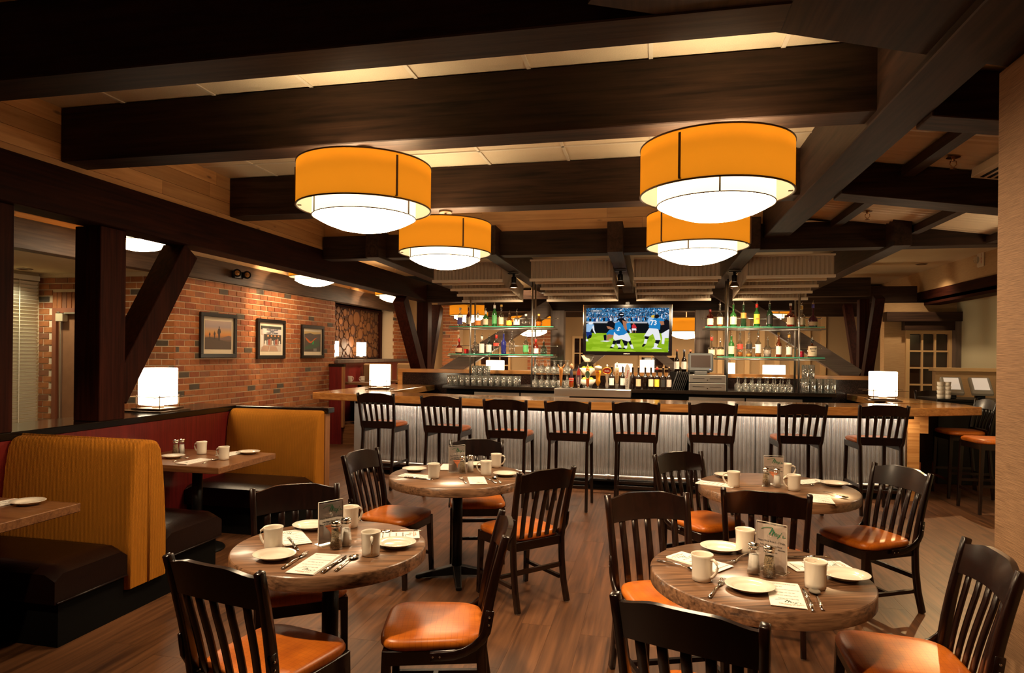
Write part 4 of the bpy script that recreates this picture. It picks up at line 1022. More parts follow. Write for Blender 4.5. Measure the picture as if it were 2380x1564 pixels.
# draft tower
tw = tag(MB().box(-1.29,-.28,8.62,8.85,1.086,1.185).build('draft_tower', M['steel'], None, None, .004), 'low polished steel draft beer tower on the bar', 'beer tower')
TAPC = {}
def cm(name, c, rough=.4, **k):
    if name not in TAPC: TAPC[name] = pm(name, c, rough, **k)
    return TAPC[name]
def tap(label, x, parts):
    t = thing('beer_tap', label, 'beer tap', (x,8.735,1.185), 0, 'beer tap handles')
    MB().lathe([(.016,0),(.016,.015),(.011,.02),(.011,.05)], 14).build('ferrule', M['chrome'], t)
    for nm, kind, col, a in parts:
        mb = MB()
        if kind == 'lathe': mb.lathe(a, 16)
        elif kind == 'flat':
            pl, y0, y1 = a; n = len(pl)
            mb.prism([(px_, pz_) for px_, pz_ in pl], y0, y1); mb.xf(Matrix.Rotation(PI/2,4,'X'))
        elif kind == 'text':
            tx, sz, z, rot, y = a; text_into(mb, tx, sz, T4((0,y,z)) @ RX90 @ Matrix.Rotation(DG(rot),4,'Z'), 0, sz*.03)
        elif kind == 'tube': mb.tube(*a)
        mb.build(nm, cm(col[0], col[1]), t)
AMB = ('amber tap wood',(.5,.2,.04)); RED = ('tap red',(.55,.03,.02)); WHT = ('tap white',(.82,.78,.7)); ORG = ('tap orange',(.75,.16,.015)); YEL = ('tap beer yellow',(.85,.36,.01)); NVY = ('tap navy',(.04,.05,.09)); PUR = ('tap purple',(.16,.09,.14)); GRN = ('tap green',(.10,.20,.10)); SKN = ('tap tan',(.6,.34,.18)); CRM = ('tap cream',(.78,.62,.36))
ell = lambda w,h,z,n=20: [(w*math.cos(2*PI*k/n), z+h*math.sin(2*PI*k/n)) for k in range(n)]
tap('beer tap handle with a horned amber head, leftmost of the taps', -1.216, [('handle','lathe',AMB,[(.016,.03),(.018,.10),(.022,.20),(.028,.24),(.024,.27),(.012,.285)]),('horn','tube',AMB,([(-.01,0,.27),(-.035,0,.29),(-.045,0,.325)],[.012,.01,.004],8)),('horn','tube',AMB,([(.01,0,.27),(.035,0,.29),(.045,0,.325)],[.012,.01,.004],8))])
tap('beer tap handle with a red striped glass shape and dark figure, second from left', -1.075, [('handle','lathe',RED,[(.018,.02),(.026,.06),(.034,.12),(.034,.14)]),('stripe','flat',YEL,([(-.03,.025),(-.022,.025),(-.022,.085),(-.03,.085)],.018,.034)),('stripe','flat',YEL,([(-.004,.02),(.004,.02),(.004,.085),(-.004,.085)],.02,.036)),('stripe','flat',YEL,([(.022,.025),(.03,.025),(.03,.085),(.022,.085)],.018,.034)),('band','flat',WHT,([(-.03,.105),(.03,.105),(.03,.115),(-.03,.115)],.03,.037)),('figure','lathe',NVY,[(.014,.14),(.018,.17),(.02,.21),(.012,.25),(.010,.27)]),('top_knob','lathe',SKN,[(.01,.265),(.024,.285),(.022,.315),(.006,.335)])])
tap('pointed purple beer tap handle with a red tip, third from left', -.977, [('handle','flat',PUR,([(0,.01),(.02,.06),(.032,.15),(.028,.20),(0,.30),(-.028,.20),(-.032,.15),(-.02,.06)],-.008,.008)),('tip','flat',RED,([(.024,.18),(.022,.225),(0,.285),(-.022,.225),(-.024,.18)],.008,.011)),('rim','tube',WHT,([(0,0,.01),(.022,0,.06),(.034,0,.15),(.03,0,.20),(0,0,.305),(-.03,0,.20),(-.034,0,.15),(-.022,0,.06),(0,0,.01)],.004,6)),('lettering','text',WHT,('PYRAMID',.026,.105,90,-.012))])
tap('orange round beer tap handle with a green oval badge, fourth from left', -.855, [('handle','lathe',ORG,[(.018,.03),(.022,.12),(.025,.22),(.024,.265),(.012,.285)]),('finial','lathe',AMB,[(.01,.28),(.012,.295),(.004,.32)]),('badge','flat',GRN,(ell(.034,.052,.19),.022,.030)),('badge_rim','tube',CRM,([(.034*math.cos(2*PI*k/20),-.03,.19+.052*math.sin(2*PI*k/20)) for k in range(21)],.004,6))])
tap('yellow beer glass shaped tap handle with white foam top', -.717, [('handle','lathe',YEL,[(.014,.04),(.020,.06),(.036,.09),(.028,.13),(.032,.19),(.044,.255)]),('foam','lathe',WHT,[(.046,.255),(.05,.28),(.045,.30),(.02,.31)]),('lemon','flat',YEL,(ell(.024,.024,.30),-.006,.006)),('band','flat',ORG,([(-.02,.215),(.02,.215),(.02,.235),(-.02,.235)],.036,.041))])
tap('white baluster beer tap handle with a red oval badge', -.598, [('handle','lathe',WHT,[(.018,.01),(.024,.05),(.014,.10),(.018,.15),(.022,.18),(.016,.26),(.010,.30),(.014,.315),(.004,.33)]),('badge','flat',RED,(ell(.056,.042,.245),.016,.026)),('badge_rim','tube',YEL,([(.056*math.cos(2*PI*k/20),-.026,.245+.042*math.sin(2*PI*k/20)) for k in range(21)],.005,6)),('lettering','text',WHT,('Stella',.03,.245,0,-.028))])
tap('slim cream beer tap handle with gold lettering and steel foot', -.467, [('foot','lathe',('tap steel',(.3,.28,.25)),[(.02,.01),(.026,.06),(.018,.085)]),('handle','lathe',CRM,[(.020,.08),(.028,.14),(.030,.20),(.026,.28),(.022,.30)]),('finial','lathe',WHT,[(.016,.30),(.008,.325),(.012,.345),(.003,.36)]),('lettering','text',AMB,('WIDMER',.034,.19,80,-.031))])
tap('tall white beer tap handle with red script lettering, rightmost of the taps', -.332, [('handle','flat',WHT,([(-.022,.0),(.024,.0),(.038,.27),(.034,.29),(.010,.34),(-.010,.34),(-.034,.29),(-.038,.27)],-.016,.016)),('lettering','text',RED,('Coors',.042,.205,78,-.018)),('lettering','text',('tap steel',(.3,.28,.25)),('LIGHT',.036,.085,78,-.018))])
# ---- back counter
ZC = 1.15
bc = thing('back_counter', 'black back bar counter with steel cooler fronts', 'counter', (0,0,0))
MB().box(-3.15,2.42,9.48,10.45,ZC-.05,ZC).build('worktop', M['blackcap'], bc, None, .006)
MB().box(-3.10,2.38,9.55,10.4,0,ZC-.05).build('cabinet', M['blackm'], bc)
for x0,x1 in ((-2.65,-1.95),(-1.93,-1.2),(.5,1.25),(1.27,2.0)): MB().box(x0,x1,9.52,9.55,.3,ZC-.09).build('cooler_front', M['steel'], bc, None, .003)
mb = thing('under_bar_counter', 'steel work counter behind the bar front', 'counter', (0,0,0))
MB().box(-3.4,2.6,8.85,9.15,.88,.92).build('worktop', M['steel'], mb); MB().box(-3.4,2.6,8.9,9.1,0,.88).build('cabinet', M['blackm'], mb)
# ---- glass shelf units
def shelf_unit(label, x0, x1, xl2, px_):
    t = thing('shelf_unit', label, 'shelf', (0,9.9,0))
    for x in px_:
        for y in (-.13,.13): MB().tube([(x,y,ZC),(x,y,2.78)], .014, 10).build('pole', M['steel'], t)
    for z, xa in ((2.065,x0),(1.635,xl2)):
        g_ = MB().box(xa,x1,-.15,.15,z-.010,z).build('glass_shelf', M['shelfglass'], t)
        MB().box(xa,x1,-.154,-.148,z-.013,z+.001).build('shelf_edge', cm('green glass edge',(.05,.30,.20),.15), g_)
        MB().tube([(xa-.02,-.13,z-.035),(x1+.02,-.13,z-.035)], .011, 8).build('support_rail', M['steel'], t)
        MB().tube([(xa-.02,.13,z-.035),(x1+.02,.13,z-.035)], .011, 8).build('support_rail', M['steel'], t)
        MB().tube([(xa-.02,.14,z+.13),(x1+.02,.14,z+.13)], .006, 8).build('guard_rail', M['steel'], t)
        for xe in (xa-.02,x1+.02): MB().lathe([(.008,-.008),(.012,0),(.008,.008)], 10).xf(T4((xe,.14,z+.13))).build('rail_knob', M['chrome'], t)
    return t
shelf_unit('two glass liquor shelves on steel poles left of the television', -3.13,-1.48,-3.14,(-2.79,-1.81))
shelf_unit('two glass liquor shelves on steel poles right of the television', .73,2.33,.90,(1.04,2.0))
# ---- bottles
BG = {}
def bglass(name, tint, refl=.10):
    if name not in BG: BG[name] = clear_glass(name, tint, refl)
    return BG[name]
def solidg(name, c): return cm(name, c, .08, coat=.5)
def bottle(name, label, x, y, z, r, h, gm, lab=None, cap=None, neck=.32, shape='std', pour=True, liquid=None, txt=None, group=None, lz=(.18,.62)):
    t = thing(name, label, 'bottle', (x,y,z), 0, group)
    hb = h*(1-neck); rn = min(.0145, r*.42)
    if shape == 'std': pr = [(r*.92,0),(r,.006),(r,hb*.78),(r*.9,hb*.9),(r*.55,hb*.99),(rn,hb*1.08),(rn,h-.012),(rn*1.15,h-.01),(rn*1.1,h)]
    elif shape == 'round': pr = [(r*.7,0),(r*.9,.006),(r,hb*.45),(r*.92,hb*.72),(r*.6,hb*.93),(rn,hb*1.05),(rn,h)]
    elif shape == 'square': pr = [(r*.95,0),(r,.006),(r,hb*.9),(r*.8,hb*.97),(rn*1.2,hb*1.02),(rn,hb*1.1),(rn,h)]
    else: pr = [(r*.92,0),(r,.006),(r,hb*.92),(r*.75,hb*1.0),(rn,hb*1.12),(rn,h)]
    MB().lathe(pr, 18).build('glass', gm, t)
    if liquid:
        c, fl_ = liquid; MB().lathe([(r*.84,.006),(r*.9,.012),(r*.9,hb*fl_),(.0001,hb*fl_)], 14).build('liquid', c, t)
    if lab:
        z0, z1 = hb*lz[0], hb*lz[1]*1.15; rr = r+.0012; n = 12
        mb_ = MB().grid(lambda u,v: (rr*math.sin(-1.15+2.3*u), -rr*math.cos(-1.15+2.3*u), z0+(z1-z0)*v), n, 1); lo_ = mb_.build('label', lab, t)
        if txt:
            for k, (tx, sz, col, zz_) in enumerate(txt):
                tb = MB(); text_into(tb, tx, sz, T4((0,-rr-.001,z0+(z1-z0)*zz_)) @ RX90, 0, sz*.03); tb.build('lettering', col, lo_)
    if cap: MB().lathe([(rn*1.3,h-.05 if pour else h-.03),(rn*1.35,h),(rn*.9,h+.004)], 12).build('cap', cap, t)
    if pour:
        MB().lathe([(rn*1.1,h),(rn*1.2,h+.012),(.006,h+.018)], 10).tube([(0,0,h+.015),(0,0,h+.035),(.006,-.003,h+.055)], [.0045,.0035,.003], 6).build('pourer', M['chrome'], t)
    return t
CL = bglass('clear bottle glass', (.86,.86,.84), .14); GR = solidg('green bottle glass', (.02,.10,.02)); DGN = solidg('dark green bottle glass', (.012,.035,.014)); AM = bglass('amber liquor bottle', (.75,.36,.10), .12); GO = bglass('golden liquor bottle', (.85,.58,.15), .12)
CB = solidg('cobalt bottle glass', (.015,.02,.16)); TE = bglass('pale blue bottle glass', (.45,.66,.62), .14); DR = solidg('dark red bottle glass', (.12,.012,.006)); BK = solidg('black wine bottle glass', (.012,.006,.004)); RB = bglass('red liquor bottle', (.75,.14,.05), .12)
LC = cm('cream label',(.72,.60,.42),.6); LW = cm('white label',(.78,.74,.68),.6); LPU = cm('violet label',(.14,.12,.42),.6); LRD = cm('red label',(.6,.05,.03),.6); LOR = cm('orange label',(.75,.26,.05),.6); LYE = cm('yellow label',(.85,.55,.05),.6); LBK = cm('black label',(.02,.02,.02),.5); LGN = cm('green label',(.08,.35,.12),.6); LTN = cm('tan label',(.6,.42,.26),.6)
CW = cm('white cap',(.8,.78,.72),.4); CY = cm('yellow cap',(.85,.5,.06),.4); CR = cm('red cap',(.6,.03,.02),.4); CBK = cm('black cap',(.02,.02,.02),.4); CBL = cm('blue neck',(.06,.04,.28),.4); CGO = cm('gold cap',(.7,.42,.1),.35)
XL = lambda px: -3.137+(px-1050)*.006908
XR_ = lambda px: .728+(px-1637)*.005846
Z1, Z2 = 2.0655, 1.6355
LIQ_GO = cm('golden liquor',(.62,.30,.05),.1); LIQ_AM = cm('amber liquor',(.42,.13,.02),.1)
for n_, px, w_, h_, gm, lab, cap, kw in [
 ('clear vodka bottle with a violet label at the left end of the upper left shelf',1070,13,40,CL,LPU,CW,dict(pour=False)),
 ('red liqueur bottle with cream label and yellow cap on the upper left shelf',1090,12,45,DR,LC,CY,dict(pour=False,neck=.42)),
 ('squat clear square bottle with an orange label on the upper left shelf',1112,17,27,CL,LOR,CW,dict(shape='square')),
 ('green gin bottle with a pale label on the upper left shelf',1130.5,14,33,GR,LC,CW,{}),
 ('tallest dark green bottle on the upper left shelf',1151,13,45,GR,LGN,CW,dict(neck=.25)),
 ('tall pale gold bottle with cream label on the upper left shelf',1167,13,46,CL,LC,CGO,dict(neck=.4,pour=False,liquid=(LIQ_GO,.25))),
 ('small golden tequila bottle on the upper left shelf',1185.6,14,26,GO,LYE,None,dict(liquid=(LIQ_GO,.7))),
 ('clear bottle with a black horseshoe on white label, upper left shelf',1203,16,30,CL,LW,None,dict(shape='round')),
 ('squat clear bottle with a round ball stopper on the upper left shelf',1224,19,26,CL,None,CW,dict(shape='round',pour=False,neck=.3)),
 ('squat golden bottle at the right end of the upper left shelf',1253.5,16,26,GO,None,CGO,dict(shape='round',pour=False,liquid=(LIQ_GO,.6)))]:
    b_ = bottle('liquor_bottle', n_, XL(px), 9.9, Z1, w_*.0066/2, h_*.0074, gm, lab, cap, group='bottles on the shelves', **kw)
    if 'horseshoe' in n_:
        MB().tube([(.024*math.cos(a_),-.0535,.10+.03*math.sin(a_)) for a_ in [(-40+26*k)*PI/180 for k in range(11)]], .006, 6).build('horseshoe', LBK, b_)
for n_, px, w_, h_, gm, lab, cap, kw in [
 ('dark red round liqueur bottle at the left end of the lower left shelf',1068,19,32,DR,LTN,CR,dict(shape='round',neck=.45)),
 ('clear bottle beside the pole on the lower left shelf',1106,14,36,CL,None,None,{}),
 ('clear gin bottle with a tall white label on the lower left shelf',1122,14,37,CL,LW,CW,dict(lz=(.1,.75))),
 ('pale blue gin bottle with a white label on the lower left shelf',1139,14,36,TE,LW,None,dict(lz=(.15,.7))),
 ('clear bottle with red lettering label on the lower left shelf',1156,14,40,CL,LRD,CR,dict(lz=(.62,.75))),
 ('cobalt blue bottle on the lower left shelf',1173,13,43,CB,None,None,{}),
 ('clear tall bottle right of the blue one on the lower left shelf',1192.5,14,43,CL,None,None,{}),
 ('clear bottle with green label on the lower left shelf',1224.5,14,40,CL,LGN,None,dict(liquid=(cm('green liqueur',(.35,.45,.1),.2),.35))),
 ('dark amber bottle with a white label on the lower left shelf',1246.6,16,32,DR,LW,CR,dict(shape='round',lz=(.1,.5))),
 ('round grey glass bottle at the right end of the lower left shelf',1265,17,25,TE,None,None,dict(shape='round'))]:
    bottle('liquor_bottle', n_, XL(px), 9.9, Z2, w_*.0066/2, h_*.0074, gm, lab, cap, group='bottles on the shelves', **kw)
tag(MB().lathe([(.030,0),(.034,.01),(.036,.075),(.033,.075),(.03,.01),(.0001,.008)], 18).build('votive_cup', cm('red votive glass',(.55,.02,.02),.2), None, (XL(1086),9.88,Z2)), 'small red glass cup on the lower left shelf', 'cup')
for n_, px, w_, h_, gm, lab, cap, kw in [
 ('dark red bourbon bottle at the left end of the upper right shelf',1650.8,15,36,RB,LC,cm('dark red cap',(.15,.02,.02),.4),dict(pour=False,liquid=(LIQ_AM,.7),shape='flat')),
 ('amber whisky bottle with cream label, second on the upper right shelf',1674,14,46,CL,LC,None,dict(neck=.38,liquid=(LIQ_AM,.4))),
 ('green whisky bottle with cream label on the upper right shelf',1706,15,46,GR,LC,None,dict(neck=.36)),
 ('dark green whisky bottle with an orange label on the upper right shelf',1730,13,46,DGN,LOR,None,dict(neck=.3,lz=(.55,.78))),
 ('green bottle with a bright yellow label on the upper right shelf',1761,14,47,GR,LYE,CR,dict(neck=.3,txt=[('J&B',.03,LRD,.5)],lz=(.2,.7))),
 ('dark green bottle with a black label on the upper right shelf',1791,14,47,DGN,LBK,None,dict(neck=.3)),
 ('orange cognac bottle with cream label and white cap on the upper right shelf',1839,18,48,RB,LC,CW,dict(neck=.42,pour=False,liquid=(cm('orange liquor',(.6,.10,.02),.1),.6))),
 ('pale amber bottle with cream label right of the pole, upper right shelf',1864.5,16,43,CL,LC,CGO,dict(neck=.4,liquid=(LIQ_AM,.3))),
 ('dark purple bottle with a blue neck at the right end of the upper right shelf',1890,20,46,cm('purple bottle glass',(.07,.01,.03),.08,coat=.5),LTN,CBL,dict(neck=.5,shape='round',lz=(.12,.4)))]:
    bottle('liquor_bottle', n_, XR_(px), 9.9, Z1, w_*.0062/2, h_*.0070, gm, lab, cap, group='bottles on the shelves', **kw)
for n_, px, w_, h_, gm, lab, cap, kw in [
 ('squat bottle with a red wax neck behind the register screen',1655,16,40,CL,LC,CR,dict(neck=.5,shape='square')),
 ('squat round whisky bottle right of the register screen',1676,19,30,CL,LTN,None,dict(shape='round',liquid=(LIQ_AM,.3))),
 ('green bottle with cream label on the lower right shelf',1702,14,42,GR,LC,None,dict(neck=.28)),
 ('clear bottle with a red label on the lower right shelf',1722.5,13,46,CL,LRD,None,dict(liquid=(LIQ_AM,.3),lz=(.5,.72))),
 ('clear bottle with a black label on the lower right shelf',1743.7,14,47,CL,LBK,None,dict(liquid=(LIQ_GO,.2),lz=(.5,.72))),
 ('clear bottle with a tall white label on the lower right shelf',1765,14,47,CL,LW,None,dict(liquid=(LIQ_AM,.2),lz=(.25,.7))),
 ('squat silvery bottle on the lower right shelf',1787,18,35,CL,None,None,dict(shape='round',liquid=(cm('silver label',(.5,.42,.36),.4),.6))),
 ('amber bottle with a white label on the lower right shelf',1812.6,13,50,AM,LW,CGO,dict(pour=False,neck=.38,liquid=(LIQ_AM,.7))),
 ('clear bottle with white label and gold neck on the lower right shelf',1836.5,14,47,CL,LW,CGO,dict(neck=.38,liquid=(LIQ_AM,.25))),
 ('squat bourbon bottle with a large cream label at the end of the lower right shelf',1888.6,20,36,AM,LC,CBK,dict(shape='square',liquid=(LIQ_AM,.8),lz=(.1,.8),txt=[('KNOB',.030,LBK,.74),('CREEK',.02,LBK,.5)]))]:
    bottle('liquor_bottle', n_, XR_(px), 9.9, Z2, w_*.0062/2, h_*.0070, gm, lab, cap, group='bottles on the shelves', **kw)
tag(MB().lathe([(.030,0),(.033,.01),(.036,.085),(.033,.085),(.03,.01),(.0001,.008)], 18).build('votive_cup', cm('dark red glass',(.30,.01,.03),.2), None, (XR_(1864),9.88,Z2)), 'small dark red glass cup on the lower right shelf', 'cup')
# wine bottles on the counter
for k, (x, y, lab, cap, txt_) in enumerate([(-.608,9.9,LW,None,'with a white label behind the white tap'),(-.444,9.92,LW,None,'with a white label right of the cream tap'),(-.294,9.78,None,None,'with no label right of the tallest tap'),(-.207,9.70,LTN,None,'with a brown label'),(-.111,9.84,None,None,'with a plain front behind two labelled ones'),(-.028,9.72,LC,None,'with a cream label'),(.058,9.72,LYE,CR,'with a colourful label and red neck'),(.144,9.70,LBK,None,'with a small pale label and black front'),(.229,9.70,cm('silver label',(.5,.42,.36),.4),None,'with a silver label, rightmost of its row')]):
    bottle('wine_bottle', 'dark wine bottle %s on the back counter' % txt_, x, y, ZC+.001, .037, .31, BK, lab, cap, .36, 'std', False, group='wine bottles on the back counter')
    MB().lathe([(.0085,.31),(.0085,.325)], 8).build('cork', cm('cork',(.5,.3,.16),.8), bpy.data.objects[bpy.context.scene.objects[-1].parent.name] if False else [o for o in COL.objects if o.get('label') == 'dark wine bottle %s on the back counter' % txt_][0])
rs = tag(MB().box(.25,.60,9.97,10.2,ZC,ZC+.25).build('bottle_riser', M['blackm'], None, None, .004), 'black box behind the menus holding tall bottles', 'box')
for x, lab in ((.348,'leftmost'),(.454,'middle'),(.545,'rightmost, half behind the register screen')):
    bottle('wine_bottle', 'tall dark wine bottle on the black box, %s of three' % lab, x, 10.07, ZC+.2505, .037, .33, BK, LW, cm('foil grey',(.2,.2,.24),.3) if lab=='middle' else cm('copper foil',(.4,.14,.06),.3), .36, 'std', False, group='tall wine bottles')
# ---- glassware
pint = MB().lathe([(.030,0),(.033,.004),(.043,.15),(.041,.15),(.031,.012),(.0001,.010)], 14, capt=False).mesh('pint_glass')
tall_ = MB().lathe([(.030,0),(.033,.004),(.036,.19),(.034,.19),(.030,.012),(.0001,.010)], 14, capt=False).mesh('tall_glass')
wineg = MB().lathe([(.036,0),(.040,.02),(.044,.06),(.036,.095),(.010,.112),(.0045,.12),(.0045,.185),(.010,.19),(.034,.194),(.034,.197)], 14, capb=False).mesh('wine_glass')
def place(me, nm, label, cat, grp, pts):
    for x, y, z in pts: tag(mobj(nm, me, M['glassware'], None, (x,y,z)), label, cat, grp)
ZG = ZC+.001
random.seed(3)
jj = lambda: random.uniform(-.006,.006)
place(pint,'pint_glass','clear pint glass in the rows at the left end of the back counter','glass','pint glasses at left',[(-3.06+.094*i+jj(), 9.60+.095*j+jj(), ZG) for i in range(12) for j in range(3) if not (j > 0 and abs(-3.06+.094*i+2.79) < .06)])
place(pint,'pint_glass','clear pint glass stacked on the rows at the left end of the counter','glass','stacked pint glasses at left',[(-2.70+.094*i+jj(), 9.70+.095*j, ZG+.151) for i in range(3) for j in range(2)])
place(wineg,'wine_glass','upturned wine glass left of the taps, lower layer','glass','wine glasses left of the taps',[(-1.74+.096*i+jj(), 9.62+.10*j+jj(), ZG) for i in range(6) for j in range(3)])
tr_ = tag(MB().box(-1.82,-1.22,9.58,9.88,ZG+.198,ZG+.204).build('glass_tray', M['glass']), 'clear tray between two layers of wine glasses', 'tray')
place(wineg,'wine_glass','upturned wine glass left of the taps, upper layer','glass','upper wine glasses left of the taps',[(-1.74+.096*i+jj(), 9.63+.10*j+jj(), ZG+.205) for i in range(6) for j in range(3)])
place(wineg,'wine_glass','upturned wine glass in the rows right of the register','glass','wine glasses right of the register',[(1.18+.096*i+jj(), 9.60+.10*j+jj(), ZG) for i in range(8) for j in range(3)])
place(tall_,'tall_glass','tall clear glass in the rows at the right end of the back counter','glass','tall glasses at right',[(2.06+.085*i+jj(), 9.58+.09*j+jj(), ZG) for i in range(5) for j in range(3)])
place(tall_,'tall_glass','tall clear glass stacked on others at the right end of the counter','glass','stacked tall glasses at right',[(2.06+.085*i+jj(), 9.62+.09*j+jj(), ZG+.191) for i in range(2) for j in range(2)])
# ---- tiered fruit bowls
t = thing('bowl_stand', 'three tiered stand of white bowls with fruit behind the taps', 'bowl', (-.967,9.84,ZC))
for z, r in ((.02,.15),(.19,.125),(.38,.10)):
    MB().lathe([(r*.45,z),(r*.5,z+.006),(r,z+.10),(r*.96,z+.10),(r*.45,z+.014),(.0001,z+.012)], 24).build('bowl', M['china'], t)
MB().tube([(0,0,0),(0,0,.40)], .010, 8).build('stem', M['steel'], t)
MB().lathe([(.07,0),(.06,.012),(.015,.02)], 16).build('foot', M['steel'], t)
sph = lambda r,n=10: MB().lathe([(r*math.sin(PI*k/n)+1e-5, -r*math.cos(PI*k/n)) for k in range(n+1)], 14)
for nm, col, lst in (('orange',cm('orange peel',(.8,.25,.02),.45),[(-.04,.01,.475),(.04,.015,.475),(0,-.052,.482)]),('lime',cm('lime peel',(.28,.40,.04),.4),[(-.05,-.03,.28),(.05,-.02,.28),(0,.03,.285),(.06,-.05,.115)]),('lemon',cm('lemon peel',(.8,.55,.05),.45),[(-.04,-.05,.115),(.0,.05,.115)])):
    sm_ = sph(.038).mesh(nm)
    for k, (x,y,z) in enumerate(lst):
        o = mobj(nm, sm_, col, None, (-.967+x,9.84+y,ZC+z)); tag(o, '%s in the tiered white bowls behind the taps' % nm, 'fruit', nm+'s in the bowls')
# ---- register
t = thing('register_screen', 'grey touch screen register on the steel drawers', 'screen', (.67,9.72,ZC+.222))
mb = MB().box(-.175,.175,-.03,.03,.04,.31); mb.xf(Matrix.Rotation(DG(-8),4,'X')).build('housing', cm('slate plastic',(.045,.05,.052),.6), t, None, .02)
MB().box(-.135,.135,-.033,-.0305,.10,.275).xf(Matrix.Rotation(DG(-8),4,'X')).build('screen', cm('dark screen',(.018,.009,.006),.3), t)
MB().lathe([(.006,0),(.006,.003)], 12).xf(Matrix.Rotation(DG(-8),4,'X') @ T4((.13,-.031,.072)) @ Matrix.Rotation(PI/2,4,'X')).build('power_light', pm('blue power light',(.1,.2,.8),.4,emit=(.15,.3,1),es=2), t)
MB().box(-.09,.09,-.06,.08,0,.05).build('foot', cm('dark plastic',(.05,.05,.05),.5), t, None, .01)
t = thing('cash_drawer', 'two stacked brushed steel cash drawers below the register screen', 'drawer', (.75,9.72,ZC+.001))
MB().box(-.25,.25,-.2,.2,0,.105).build('drawer', M['steel'], t, None, .004); MB().box(-.25,.25,-.2,.2,.115,.22).build('drawer', M['steel'], t, None, .004)
MB().box(-.245,.245,-.18,.2,.103,.117).build('spacer', M['blackm'], t)
for z in (.055,.17):
    for x in (-.12,.11): MB().box(x-.08,x+.08,-.203,-.2005,z-.003,z+.003).build('slot', M['blackm'], t)
    MB().lathe([(.008,0),(.008,.004)], 10).xf(T4((0,-.2,z-.022)) @ Matrix.Rotation(PI/2,4,'X')).build('lock', M['chrome'], t)
for k in range(7):
    o = MB().box(-.004,.004,-.12,.12,0,.27).xf(Matrix.Rotation(DG(18),4,'Y')).build('menu_folder', cm('black folder',(.012,.010,.009),.5), None, (.268+.027*k,9.75,ZC+.002))
    tag(o, 'black folder leaning in the row between wine bottles and register', 'folder', 'black folders on the counter')
# ---- television
t = thing('television', 'wall television showing a football game above the bar', 'television', (-.38,9.72,2.012))
M['tvb'] = pm('gloss black', (.006,.004,.005), .1)
MB().box(-.645,.645,-.02,.05,-.375,.375).build('housing', M['tvb'], t, None, .006)
def scr(name, c, s=1.0): return pm(name, tuple(q*.02 for q in c), .5, spec=0, emit=c, es=s)
def tvmat(name, c0, c1, sx, sy, es=1.0, c2=None):
    m, nt, b = nmat(name); N = nt.nodes; tc = N.new('ShaderNodeTexCoord'); mp = N.new('ShaderNodeMapping'); mp.inputs['Scale'].default_value = (sx,1,sy)
    v = N.new('ShaderNodeTexVoronoi'); v.inputs['Scale'].default_value = 1; r = N.new('ShaderNodeValToRGB')
    r.color_ramp.elements[0].color = (*c0,1); r.color_ramp.elements[1].color = (*c1,1); r.color_ramp.elements[0].position = .25; r.color_ramp.elements[1].position = .75
    if c2: e = r.color_ramp.elements.new(.88); e.color = (*c2,1)
    lk(nt, tc.outputs['Object'], mp.inputs[0]); lk(nt, mp.outputs[0], v.inputs['Vector']); lk(nt, v.outputs['Color'], r.inputs[0]); lk(nt, r.outputs[0], b.inputs['Emission Color']); b.inputs['Emission Strength'].default_value = es
    b.inputs['Base Color'].default_value = (0,0,0,1); b.inputs['Roughness'].default_value = .5; b.inputs['Specular IOR Level'].default_value = 0
    return m
S0 = -.0205
sw, sh = .60, .318
pic = MB().box(-sw,sw,S0-.001,S0,-sh+.01,sh+.005).build('picture', tvmat('crowd picture',(.01,.03,.08),(.05,.25,.5),70,60,1,(.7,.7,.8)), t)
def U(px, py): return (-sw + 2*sw*(px-205)/1930., sh-.0 - (2*sh)*(py-250)/1040.)
lay = [0]
def poly(nm, pts, mat):
    lay[0] += 1; y = S0-.001-.0002*lay[0]
    q = [U(*p) for p in pts]
    MB().add([(x,y,z) for x,z in q], [tuple(range(len(q)))]).build(nm, mat, pic)
S = {k: scr('screen '+k, c) for k, c in dict(grass=(.30,.50,.015), wall=(.005,.006,.008), rail=(.45,.45,.48), blue=(.015,.20,.50), dblue=(.01,.03,.18), white=(.75,.77,.82), skin=(.40,.16,.08), black=(.006,.006,.01), red=(.55,.03,.04), lblue=(.3,.5,.75), grey=(.16,.19,.23), gold=(.7,.45,.05), fence=(.10,.15,.22)).items()}
S['grass'] = tvmat('screen field',(.24,.42,.01),(.38,.58,.03),6,30)
poly('field', [(205,840),(2135,840),(2125,1300),(205,1290)], S['grass'])
poly('board', [(205,600),(2140,600),(2140,850),(205,850)], S['wall'])
poly('rail', [(205,565),(1640,575),(1640,612),(205,606)], S['rail'])
for x in range(260,1700,95): poly('fence_post', [(x,340),(x+9,340),(x+9,470),(x,470)], S['fence'])
poly('fence_rail', [(205,338),(1660,338),(1660,350),(205,350)], S['fence'])
for k in range(26):
    x = 230+k*54; y = 430+ (k*37)%40
    c = [S['blue'],S['grey'],S['white'],S['dblue'],S['blue'],S['black']][(k*5)%6]
    poly('spectator', [(x,y+110),(x+4,y+40),(x+20,y+28),(x+36,y+40),(x+40,y+110)], c); poly('spectator_head', [(x+12,y+2),(x+28,y+2),(x+30,y+28),(x+10,y+28)], S['skin'])
poly('caption', [(312,292),(575,292),(575,332),(312,332)], S['grey']); 
tb = MB(); text_into(tb, 'ESPN HD', .022, T4((U(440,312)[0],S0-.02,U(440,312)[1])) @ RX90, 0, .0005); tb.build('caption_text', S['white'], pic)
